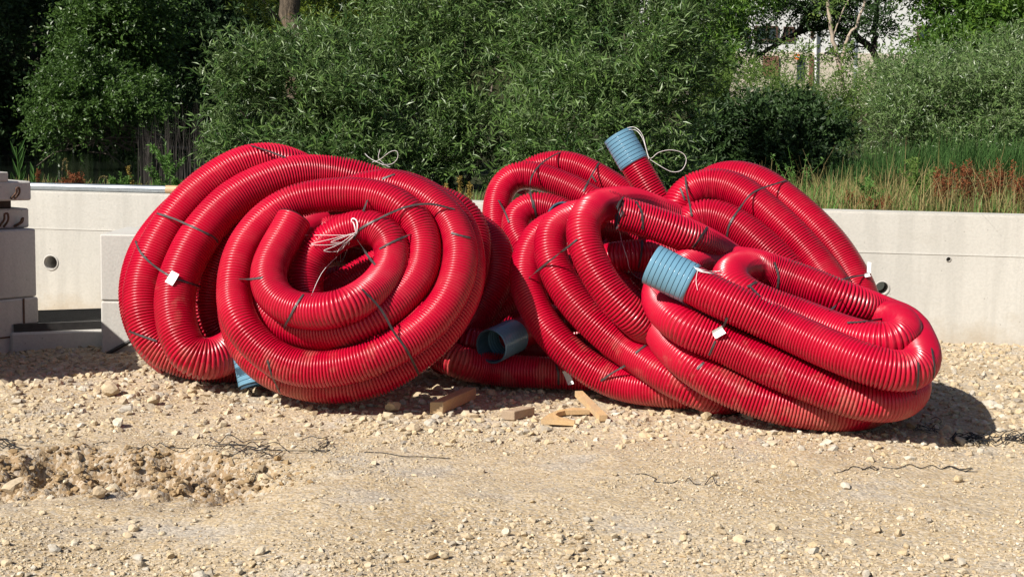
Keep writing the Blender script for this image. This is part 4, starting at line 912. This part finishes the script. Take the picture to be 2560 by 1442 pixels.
def plant(name, label, catn, leafparts, mat, base, limbs=None, limbmat='twig', group=None, crownname='crown', trunkname='trunk'):
    root = empty(name, tuple(base), label, catn, group)
    if limbs: link(trunkname, join_np(trunkname, limbs), M[limbmat], root, True)
    if leafparts: link(crownname, leaves_mesh(crownname, *cat(leafparts)), M[mat], root)
    return root
def lobe(px, py, Y, rpx, rpy, ry):
    c = atY(px, py, Y); k = Y / FPX; return (c[0], c[1], c[2], rpx * k, ry, rpy * k)
def stems(base, lobes, n, r=.03):
    out = []
    for i in range(n):
        l = lobes[i % len(lobes)]; e = np.array(l[:3]) + rng.normal(0, .45, 3) * np.array(l[3:]); b = np.array(base) + rng.normal(0, .18, 3) * (1, 1, 0)
        out.append(limb([b, b * .6 + e * .4 + rng.normal(0, .12, 3), e], r, r * .25, 6, 8))
    return out
WB = 'willow bushes behind the wall'
# left part of the big willow mass
lb = [lobe(720, 250, 12.6, 170, 170, .7), lobe(630, 200, 12.3, 85, 85, .4), lobe(590, 310, 12.2, 60, 60, .35), lobe(850, 330, 12.3, 190, 160, .8), lobe(680, 400, 12.4, 140, 80, .6), lobe(900, 150, 12.9, 110, 110, .6)]
b_ = (-1.6, 12.9, .6)
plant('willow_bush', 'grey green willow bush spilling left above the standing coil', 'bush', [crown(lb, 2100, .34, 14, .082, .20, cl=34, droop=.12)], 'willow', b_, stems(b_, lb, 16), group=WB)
# middle
lb = [lobe(1120, 60, 13.4, 210, 200, .9), lobe(1050, 260, 13.0, 170, 190, .8), lobe(1180, 380, 12.7, 170, 120, .7), lobe(980, 430, 12.3, 120, 70, .5), lobe(1230, 200, 13.2, 170, 200, .8)]
b_ = (-.7, 13.4, .6)
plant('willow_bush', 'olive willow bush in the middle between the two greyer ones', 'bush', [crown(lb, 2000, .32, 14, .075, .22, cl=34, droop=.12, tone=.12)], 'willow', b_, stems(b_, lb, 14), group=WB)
lb = [lobe(1520, 120, 12.4, 220, 200, .9), lobe(1450, 330, 12.0, 170, 170, .8), lobe(1640, 300, 12.2, 130, 160, .7), lobe(1370, 60, 12.8, 130, 170, .6), lobe(1690, 170, 12.6, 90, 130, .5), lobe(1560, 420, 11.9, 170, 70, .6), lobe(1640, -40, 12.8, 150, 120, .7)]
b_ = (.95, 12.7, .65)
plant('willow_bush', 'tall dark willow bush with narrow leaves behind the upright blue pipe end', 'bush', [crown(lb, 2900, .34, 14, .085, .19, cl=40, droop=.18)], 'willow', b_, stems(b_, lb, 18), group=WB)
# yellower growth behind the willows
lb = [lobe(960, 0, 17, 130, 170, .9), lobe(840, 40, 17, 120, 130, .8), lobe(960, 150, 16.5, 60, 120, .5), lobe(660, 40, 18, 50, 60, .6), lobe(1160, -60, 18, 190, 120, 1)]
b_ = atY(920, 330, 17)
plant('tall_shrub', 'yellow green shrub rising behind the willow bushes', 'bush', [crown(lb, 1900, .4, 12, .075, .34, cl=40)], 'yellowgreen', b_, stems(b_, lb, 10))
# leaning trunk and its crown above the picture
tb = atY(758, 330, 15.5); tt2 = atY(716, 0, 15.5); t3 = atY(690, -260, 15.6)
lb = [(t3[0] - 1.2, 16.6, 5.2, 2.6, 1.8, 1.5), (t3[0] + 1.6, 17.2, 5.8, 2.2, 1.8, 1.4), (t3[0] - 3.8, 16.2, 4.9, 2.0, 1.6, 1.3)]
plant('tree', 'tree with a furrowed leaning trunk rising out of the left willow bush', 'tree', [crown(lb, 1500, .6, 11, .13, .4, cl=30)], 'green', tb, [limb([tb, atY(736, 90, 15.5), tt2, t3, t3 + np.array([-.4, .8, 1.3])], .125, .085, 12, 24), limb([t3, t3 + (1.2, .8, .7)], .06, .03, 6)], 'bark')

# far bank on the left: shaded thicket
def far_tree(label, lobes, nsh, leaf, mat, base, slen=.7, nper=11, asp=.5, name='tree', catn='tree', lm='darkbark', tone=0, cl=40, group='trees across the stream', r=.09, **kw):
    return plant(name, label, catn, [crown(lobes, nsh, slen, nper, leaf, asp, cl=cl, tone=tone, **kw)], mat, base, stems(base, lobes, 7, r), lm, group)
lb = [lobe(40, 120, 30, 190, 230, 1.6), lobe(-120, 260, 29, 180, 150, 1.4), lobe(180, -40, 31, 120, 160, 1.4), lobe(60, 300, 30, 130, 70, 1.0)]
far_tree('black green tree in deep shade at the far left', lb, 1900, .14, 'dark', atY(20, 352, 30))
lb = [lobe(300, 40, 27, 110, 150, 1.2), lobe(250, 110, 26.5, 60, 100, .9), lobe(290, 200, 27, 110, 70, 1.0)]
far_tree('bright green tree catching sun above the overhanging bush', lb, 2100, .10, 'dullgreen', atY(360, 350, 28))
lb = [lobe(240, 250, 24, 120, 60, .9), lobe(170, 315, 23.5, 75, 28, .6), lobe(350, 270, 24.4, 90, 70, .8), lobe(220, 175, 24.4, 70, 50, .7), lobe(140, 200, 24, 40, 25, .3), lobe(120, 270, 23.6, 50, 14, .3)]
bb = atY(420, 372, 24.5); lmb = stems(bb, lb, 6, .035)
for i in range(16):
    a = atY(rng.uniform(300, 420), rng.uniform(330, 380), 24); e = atY(rng.uniform(90, 260), rng.uniform(270, 400), 23.4); lmb.append(limb([a, (a + e) / 2 + (0, 0, .15), e], .022, .006, 5, 9))
for i in range(26):
    a = atY(rng.uniform(180, 420), rng.uniform(350, 385), 23.8); e = a + np.array([rng.uniform(-.7, .7), rng.uniform(-.3, .3), rng.uniform(-.3, .35)]); lmb.append(limb([a, (a + e) / 2 + (0, 0, .08), e], .014, .004, 5, 7))
plant('overhanging_bush', 'sprawling green bush whose bare branches hang over the dark water', 'bush', [crown(lb, 1800, .45, 12, .075, .5, cl=40, upb=.2)], 'dullgreen', bb, lmb)
lb = [lobe(480, 90, 31, 120, 220, 1.5), lobe(560, 60, 30, 70, 140, 1.2), lobe(470, 270, 30, 140, 90, 1.2), lobe(380, 330, 31, 120, 45, .8)]
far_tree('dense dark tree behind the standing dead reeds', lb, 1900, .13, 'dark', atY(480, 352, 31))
lb = [lobe(200, -60, 44, 420, 250, 3), lobe(600, 0, 46, 380, 330, 3), lobe(-200, 60, 42, 260, 260, 3)]
far_tree('tall wood edge tree far behind the stream at the left', lb, 1800, .30, 'dark', atY(220, 335, 44), 1.1, cl=60, r=.16)
# tall crowns above the picture that shade the left bank
for i, (x, y, z, rr) in enumerate(((-21, 17.5, 8.2, 3.2), (-12.6, 26.6, 9.2, 2.2), (-17, 25, 10.5, 3.4))):
    lb = [(x, y, z, rr, rr, rr * .62), (x + rr * .6, y + .8, z + .9, rr * .7, rr * .7, rr * .5), (x - rr * .6, y - .5, z + .6, rr * .7, rr * .7, rr * .5)]
    far_tree(('tall', 'broad', 'spreading', 'high')[i] + ' tree on the left bank whose crown is above the picture', lb, 800, .34, 'dark', (x, y, .4), 1.1, 10, cl=30, r=.2)

for px, rx_, lab in ((20, 200, 'low dark bush at the far water edge behind the slabs'), (300, 180, 'low dark bush at the far water edge beneath the overhanging bush'), (560, 160, 'low dark bush at the far water edge behind the dead reeds')):
    lb = [lobe(px, 335, 43, rx_, 42, 1.2), lobe(px - rx_ * .6, 340, 42.6, rx_ * .6, 30, 1.0), lobe(px + rx_ * .6, 338, 42.8, rx_ * .6, 34, 1.0)]
    far_tree(lab, lb, 900, .2, 'dark', (lb[0][0], 43, .4), .6, 10, cl=30, name='low_bush', catn='bush', r=.05)
# dead reeds standing in the shallows
def blades(name, label, base, h, w, mat, bend=.25, n=3, kind='stuff', catn='reeds', lean=None):
    m = len(base); az = rng.uniform(0, 6.283, m); Dr = np.stack([np.cos(az), np.sin(az), np.zeros(m)], 1); Wv = np.stack([-np.sin(az), np.cos(az), np.zeros(m)], 1)
    bd = (bend * rng.random(m))[:, None]; V = []; h = h[:, None]
    if lean is not None: Dr = norm(Dr + np.array(lean))
    for j in range(n + 1):
        t = j / n; c = base + np.array([0, 0, 1]) * h * (t - bd * t * t * .45) + Dr * h * bd * t * t; ww = w * (1 - t * .85)
        V += [c - Wv * ww, c + Wv * ww]
    V = np.stack(V, 1); k = 2 * (n + 1); o = (np.arange(m) * k)[:, None]; F = np.concatenate([np.stack([o[:, 0] + 2 * j, o[:, 0] + 2 * j + 1, o[:, 0] + 2 * j + 3, o[:, 0] + 2 * j + 2], 1) for j in range(n)])
    me = npmesh(name, V.reshape(-1, 3), F, {'rnd': np.repeat(rng.random(m), k)})
    return tag(link(name, me, M[mat]), label, catn, kind=kind)
nb = 260; xx = rng.uniform(345, 560, nb); Yb = rng.uniform(19, 22, nb)
base = np.array([atY(a, 405, b) for a, b in zip(xx, Yb)]); base[:, 2] = .42
blades('dead_reeds', 'grey dead reed stems standing in the dark shallows', base, rng.uniform(.5, 1.0, nb) + .25 * sstep(380, 480, xx),   .006, 'deadstem', .18)

# right side
lb = [lobe(1930, 365, 15, 155, 100, .8), lobe(1860, 320, 15, 90, 70, .6), lobe(2010, 330, 15.3, 80, 60, .6), lobe(1960, 420, 14.8, 160, 70, .7), lobe(1800, 400, 15, 90, 80, .5)]
b_ = atY(1930, 470, 15.2); 
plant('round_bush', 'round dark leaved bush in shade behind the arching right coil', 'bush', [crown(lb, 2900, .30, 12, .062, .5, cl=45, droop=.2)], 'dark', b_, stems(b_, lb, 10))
lb = [lobe(1850, 228, 23, 100, 45, .9), lobe(1970, 252, 22.5, 110, 45, .8), lobe(1780, 220, 23, 70, 80, .7), lobe(2060, 275, 22, 110, 60, .8), lobe(2120, 300, 21.5, 100, 80, .8), lobe(2240, 215, 24, 110, 45, .9)]
b_ = atY(1980, 420, 23)
plant('feathery_bush', 'soft feathery pale green bush below the white building', 'bush', [crown(lb, 2400, .42, 13, .06, .22, cl=45, upb=.8, droop=.1)], 'feather', b_, stems(b_, lb, 10))
lb = [lobe(2350, 260, 17.5, 180, 120, .9), lobe(2480, 180, 18, 140, 90, .9), lobe(2540, 300, 17.3, 150, 130, .8), lobe(2250, 320, 17.4, 110, 90, .7), lobe(2420, 360, 17, 140, 60, .7), lobe(2300, 200, 18.2, 90, 60, .6)]
b_ = atY(2420, 480, 17.8)
plant('willow_bush', 'broad silvery willow bush at the right above the green reeds', 'bush', [crown(lb, 3000, .38, 13, .072, .24, cl=60, droop=.1, upb=.7)], 'willow2', b_, stems(b_, lb, 16), group=WB)
lb = [lobe(2440, 60, 31, 140, 90, 1.5), lobe(2350, 120, 30, 80, 60, 1.2), lobe(2540, 40, 30, 110, 120, 1.4), lobe(2380, -60, 32, 200, 90, 1.6), lobe(2310, 180, 30, 45, 40, 1.0)]
far_tree('leafy green tree at the upper right beside the building', lb, 2300, .12, 'green', atY(2430, 330, 31), .6, asp=.4)
lb = [lobe(1750, 40, 29, 80, 130, 1.2), lobe(1700, 150, 28, 80, 70, 1.0), lobe(1850, -20, 30, 80, 40, 1.0), lobe(1780, 160, 28, 45, 40, .8)]
far_tree('tree with a slanting pale trunk at the left of the building', lb, 1700, .11, 'green', atY(1800, 330, 29), .55, asp=.4, tone=.1)
# tree with dark limbs in front of the building
lb = [lobe(2150, 0, 36, 100, 50, 1.2), lobe(2010, 5, 36, 80, 26, 1.0), lobe(1920, -10, 36, 80, 28, 1.0), lobe(2190, 60, 35, 40, 40, .8), lobe(1905, 92, 35, 40, 20, .5), lobe(1888, 128, 35, 26, 13, .4), lobe(2075, 65, 36, 36, 26, .6), lobe(2112, 120, 36, 26, 34, .5), lobe(1960, 40, 36, 80, 24, .8), lobe(2060, 30, 36, 60, 28, .8), lobe(1850, 40, 35, 40, 40, .8)]
b_ = atY(2215, 260, 36)
lim = [limb([atY(2215, 260, 36), atY(2190, 140, 36), atY(2150, 95, 36), atY(2085, 70, 36), atY(2000, 80, 36.2), atY(1935, 115, 36), atY(1885, 150, 36)], .10, .05, 7, 22), limb([atY(1985, 92, 36), atY(2020, 40, 36), atY(2060, -30, 36)], .07, .04, 6), limb([atY(2185, 125, 36), atY(2190, 50, 36), atY(2195, -40, 36)], .09, .06, 7), limb([atY(1950, 105, 36), atY(1970, 60, 36)], .04, .02, 5), limb([atY(2185, 120, 36), atY(2140, 116, 36)], .03, .015, 5)]
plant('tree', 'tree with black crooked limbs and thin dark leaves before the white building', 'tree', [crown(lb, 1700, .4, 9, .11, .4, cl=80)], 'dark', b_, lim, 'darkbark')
b_ = atY(2110, 225, 30)
lim = [limb([b_, atY(2090, 130, 30), atY(2075, 60, 30), atY(2064, -40, 30)], .05, .035, 7, 18), limb([atY(2102, 160, 30), atY(2120, 95, 30), atY(2150, 45, 30), atY(2170, -40, 30)], .038, .025, 7, 18), limb([atY(2082, 95, 30), atY(2100, 45, 30), atY(2130, -20, 30)], .02, .012, 5)]
lb = [lobe(2100, -120, 30, 120, 50, .9), lobe(2060, 20, 30, 18, 22, .3), lobe(2098, 150, 29.8, 24, 40, .3), lobe(1990, 150, 29, 40, 34, .5), lobe(1900, 165, 29, 40, 26, .5)]
plant('bare_tree', 'young tree with two bare pale stems before the white building', 'tree', [crown(lb, 520, .35, 9, .08, .4)], 'feather', b_, lim, 'palebark')
# backdrop wood on the far slope
for i, (px, py, Y, rx, rz, lab) in enumerate(((1000, -40, 60, 420, 260, 'big dark tree far behind the middle willow'), (1480, -60, 62, 380, 260, 'big dark tree far behind the tall willow'), (2500, -100, 64, 300, 260, 'big tree far behind the right edge'), (700, 60, 60, 300, 280, 'big dark tree far behind the leaning trunk'))):
    lb = [lobe(px, py, Y, rx, rz, 3), lobe(px - rx * .5, py + 120, Y - 1, rx * .7, rz * .7, 2.5), lobe(px + rx * .5, py + 120, Y - 1, rx * .7, rz * .7, 2.5)]
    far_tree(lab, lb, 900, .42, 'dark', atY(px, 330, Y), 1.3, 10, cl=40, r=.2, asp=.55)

# tall green reeds at the right
nb = 8500; xx = rng.uniform(2040, 2900, nb); Yb = rng.uniform(12.6, 15.2, nb); hh = .18 + .34 * sstep(2050, 2330, xx) + .22 * vnoise(xx / 70, Yb * 2, 41) + rng.normal(0, .10, nb)
base = np.array([atY(a, 470, b) for a, b in zip(xx, Yb)]); base[:, 2] = .66
blades('green_reeds', 'dense tall blue green reeds before the right willow bush', base, np.clip(hh, .15, 1.2), .007, 'reed', .9)
# dry grass strip on the shelf behind the wall
def shelf(n, px0, px1, d0, d1):
    xx = rng.uniform(px0, px1, n); dd = rng.uniform(d0, d1, n); out = []
    for a, d in zip(xx, dd):
        x = (a - CX) / FPX * 8.9; y = float(wallY(x)) + .3 + d; x = (a - CX) / FPX * y; y = float(wallY(x)) + .3 + d; out.append((x, y, .70 + float(vnoise(np.array(x * .8), np.array(y * .8), 4)) * .06))
    return np.array(out)
base = shelf(9500, 1890, 3000, .0, 2.6); blades('dry_grass', 'straw coloured dry grass growing along the wall top at the right', base, (.07 + .30 * rng.random(len(base)) ** 1.5) * (1 + 1.1 * vnoise(base[:, 0] * 3.3, base[:, 1] * 3.3, 51)), .003, 'dry', 1.3, catn='grass')
base = shelf(3300, 1890, 3000, .0, 2.4); blades('green_grass', 'low green grass among the dry stalks at the right', base, rng.uniform(.08, .26, len(base)), .0045, 'weed', .7, catn='grass')
base = shelf(2600, -40, 1260, .0, 1.2); blades('verge_grass', 'sparse short grass along the wall top at the left', base, rng.uniform(.05, .16, len(base)), .0035, 'dry', .8, catn='grass')
base = shelf(1200, -40, 1260, .0, 1.2); blades('verge_green_grass', 'thin green grass along the wall top at the left', base, rng.uniform(.05, .17, len(base)), .0045, 'weed', .6, catn='grass')

# single weeds along the wall top
def foot(px, off):
    x = (px - CX) / FPX * 9; y = float(wallY(x)) + .32 + off; x = (px - CX) / FPX * y; return np.array([x, y, .72])
def weed(kind, px, off, h, label, lean=0.0, mat=None, catn='weed'):
    b = foot(px, off); top = b + np.array([lean, 0, h]); root = empty({'thistle': 'leafy_weed', 'dock': 'dock_plant', 'reed': 'reed_shoot', 'arch': 'grass_stalk', 'spike': 'seed_stalk', 'twiggy': 'branched_weed'}[kind], tuple(b), label, catn)
    if kind == 'thistle':
        lims = [limb([b, (b + top) / 2, top], .006, .003, 5, 8)]; parts = []
        st = [(b, top)]
        for i in range(9):
            t = .15 + .07 * i; p = b + (top - b) * t; a = rng.uniform(0, 6.28); e = p + np.array([math.cos(a) * .14 * (h / .45), math.sin(a) * .1, .16 * (h / .45)]) * (1.25 - t * .6); st.append((p, e)); lims.append(limb([p, (p + e) / 2 + (0, 0, -.01), e], .003, .0015, 4, 5))
        for p, e in st:
            P0 = p + (e - p) * rng.random((16, 1)); parts.append(shoots(P0, np.repeat(norm(e - p)[None], 16, 0), .045, 5, .032, .28, 0, 1.0, up=.5))
        link('stem', join_np('stem', lims), M['weed'], root, True).data.attributes.new('rnd', 'FLOAT', 'POINT'); link('leaves', leaves_mesh('leaves', *cat(parts)), M[mat or 'weed'], root)
    elif kind == 'dock':
        lims, parts = [], []
        for i in range(7):
            e = b + np.array([rng.normal(lean, .05), rng.normal(0, .04), h * rng.uniform(.6, 1.05)]); lims.append(limb([b, (b + e) / 2 + rng.normal(0, .012, 3), e], .0035, .0015, 4, 6)); t = rng.uniform(.35, 1, (70, 1)); P0 = b + (e - b) * t + rng.normal(0, .008, (70, 3)); parts.append(shoots(P0, norm(rng.normal(size=(70, 3)) * .7 + (0, 0, .8)), .02, 3, .014, .6, 0, 1))
        link('stem', join_np('stem', lims), M['rust'], root, True); link('seed_heads', leaves_mesh('seed_heads', *cat(parts)), M[mat or 'dock'], root)
    elif kind == 'reed':
        parts = []
        for i in range(9):
            t = .1 + .09 * i; p = b + (top - b) * t; a = rng.choice([-1, 1]); D = norm(np.array([[a * .35, rng.normal(0, .2), 1.0]])); parts.append((p[None], D, np.array([[.1, -1, .2]]), np.array([h * .45]), np.array([.022]), np.array([.5])))
        link('leaves', leaves_mesh('leaves', *cat(parts)), M[mat or 'reed'], root); s_ = link('stem', limb([b, (b + top) / 2, top], .004, .002, 5, 6), M['weed'], root)
    elif kind == 'arch':
        lims = [limb([b, b + (lean * .25, 0, h * .85), b + (lean * .65, 0, h), b + (lean, 0, h * .55)], .0022, .0018, 4, 14)]; q = spline(np.array([b, b + (lean * .25, 0, h * .85), b + (lean * .65, 0, h), b + (lean, 0, h * .55)]), 40)[18:]
        link('stem', join_np('stem', lims), M['deadstem'], root, True); link('seed_heads', leaves_mesh('seed_heads', *shoots(q, norm(np.gradient(q, axis=0)), .02, 4, .014, .4, 0, .5)), M[mat or 'dry'], root)
    elif kind == 'spike':
        q = b + (top - b) * np.linspace(.4, 1, 60)[:, None]; link('stem', limb([b, (b + top) / 2, top], .003, .0015, 4, 6), M['deadstem'], root, True); link('seed_heads', leaves_mesh('seed_heads', *shoots(q, norm(rng.normal(size=(60, 3)) * .5 + (0, 0, .8)), .018, 4, .014, .5, 0, .8)), M[mat or 'ochre'], root)
    else:
        lims, pp = [], []
        for i in range(9):
            e = b + np.array([rng.normal(lean, .14), rng.normal(0, .08), h * rng.uniform(.65, 1.05)]); pts = [b + rng.normal(0, .03, 3) * (1, 1, 0), (b + e) / 2 + rng.normal(0, .025, 3), e]; lims.append(limb(pts, .0035, .0014, 4, 9)); pp.append(spline(np.array(pts), 26)[8:])
        q = np.vstack(pp); link('stem', join_np('stem', lims), M['weed'], root, True); link('leaves', leaves_mesh('leaves', *shoots(q, norm(rng.normal(size=q.shape) + (0, 0, .4)), .015, 2, .02, .4, 0, .8)), M[mat or 'weed'], root)
    return root
weed('thistle', 412, .25, .36, 'bushy green weed standing tallest beside the left coil')
weed('thistle', 300, .2, .14, 'small pale green weed left of the ochre seed stalk', mat='weed')
weed('thistle', 455, .2, .13, 'low weed close to the edge of the left coil')
weed('thistle', 392, .15, .10, 'low weed at the foot of the tallest green weed')
weed('reed', 47, .3, .34, 'young reed with broad blades at the left behind the slabs', -.02)
weed('reed', 82, .25, .20, 'short tuft of green reed right of the young reed', .0)
weed('arch', 150, .2, .26, 'arched pale grass stalk left of the rusty dock', .05)
weed('arch', 235, .2, .15, 'low arched grass stalk bowing right over the steel tube', .10)
weed('arch', 360, .15, .10, 'short arched grass stalk right of the ochre seed stalk', -.05)
weed('spike', 92, .2, .18, 'thin brown seed stalk above the green reed tuft', 0, 'dock')
weed('spike', 335, .25, .22, 'leaning ochre seed stalk left of the tallest green weed', -.05)
weed('dock', 190, .2, .17, 'rusty dock plant behind the middle of the steel tube')
weed('dock', 138, .2, .12, 'small rusty dock plant left of the arched stalk')
weed('dock', 245, .15, .08, 'lowest rusty dock plant behind the steel tube')
for px, off, h, lab in ((2410, .7, .36, 'broadest rusty red dock clump above the pale wall'), (2350, .6, .30, 'rusty dock clump at the left of the broadest one'), (2455, .9, .34, 'rusty dock clump at the right of the broadest one'), (2545, .8, .30, 'rusty dock clump at the right edge of the wall top'), (2500, 1.2, .36, 'rusty dock clump standing back from the others'), (2130, .6, .16, 'small brown dock left of the pale thistle'), (2190, .3, .12, 'lowest brown dock on the wall top near the coil')):
    weed('dock', px, off, h, lab); 
weed('thistle', 2285, .8, .36, 'pale green thistle rising from the dry grass', mat='feather')
weed('thistle', 2165, .5, .22, 'slim green weed in dry grass left of the pale thistle')
weed('twiggy', 2000, .7, .42, 'thin branched weed sprouting behind the arching right coil')
weed('spike', 1170, .2, .16, 'yellowish seed stalk on the wall top between the heaps'); weed('spike', 1145, .25, .20, 'taller yellowish seed stalk between the two coil heaps'); weed('spike', 1110, .3, .14, 'short yellowish seed stalk behind the front coil')

# growth carrying on beyond both edges of the picture
for i, (x, y, z, rx, rz, lab) in enumerate(((-16.5, 33, 2.6, 3.4, 3.2, 'dark tree on the far bank beyond the left edge'), (-23, 35, 3.2, 3.8, 3.6, 'broad dark tree well beyond the left edge'), (-13, 37, 4.2, 3, 3.6, 'high dark tree behind the black green one'))):
    lb = [(x, y, z, rx, 1.8, rz), (x - 1.5, y - .6, 1.4, rx, 1.4, 1.2), (x + 1.2, y, z + 2.2, rx * .7, 1.6, rz * .6)]
    far_tree(lab, lb, 800, .28, 'dark', (x, y, .4), .9, 10, cl=40, r=.14)
for i, (x, y, z, rx, rz, mat, lab) in enumerate(((8.2, 18.5, 2.0, 1.5, 1.1, 'willow2', 'willow bush beyond the right edge'), (10.6, 20, 2.4, 1.9, 1.6, 'willow', 'taller willow bush well beyond the right edge'), (12.5, 30, 4.0, 3.2, 3.2, 'green', 'leafy tree beyond the right edge'), (17, 33, 4.5, 3.6, 3.6, 'dark', 'dark tree far beyond the right edge'))):
    lb = [(x, y, z, rx, rx * .7, rz), (x + rx * .5, y, z - rz * .5, rx * .8, rx * .6, rz * .6), (x - rx * .5, y, z - rz * .4, rx * .7, rx * .5, rz * .6)]
    plant('willow_bush' if i < 2 else 'tree', lab, 'bush' if i < 2 else 'tree', [crown(lb, 900, .4 if i < 2 else .7, 12, .11 if i < 2 else .22, .3, cl=40)], mat, (x, y, .7), stems((x, y, .7), lb, 7, .04 if i < 2 else .1), group=WB if i < 2 else None)
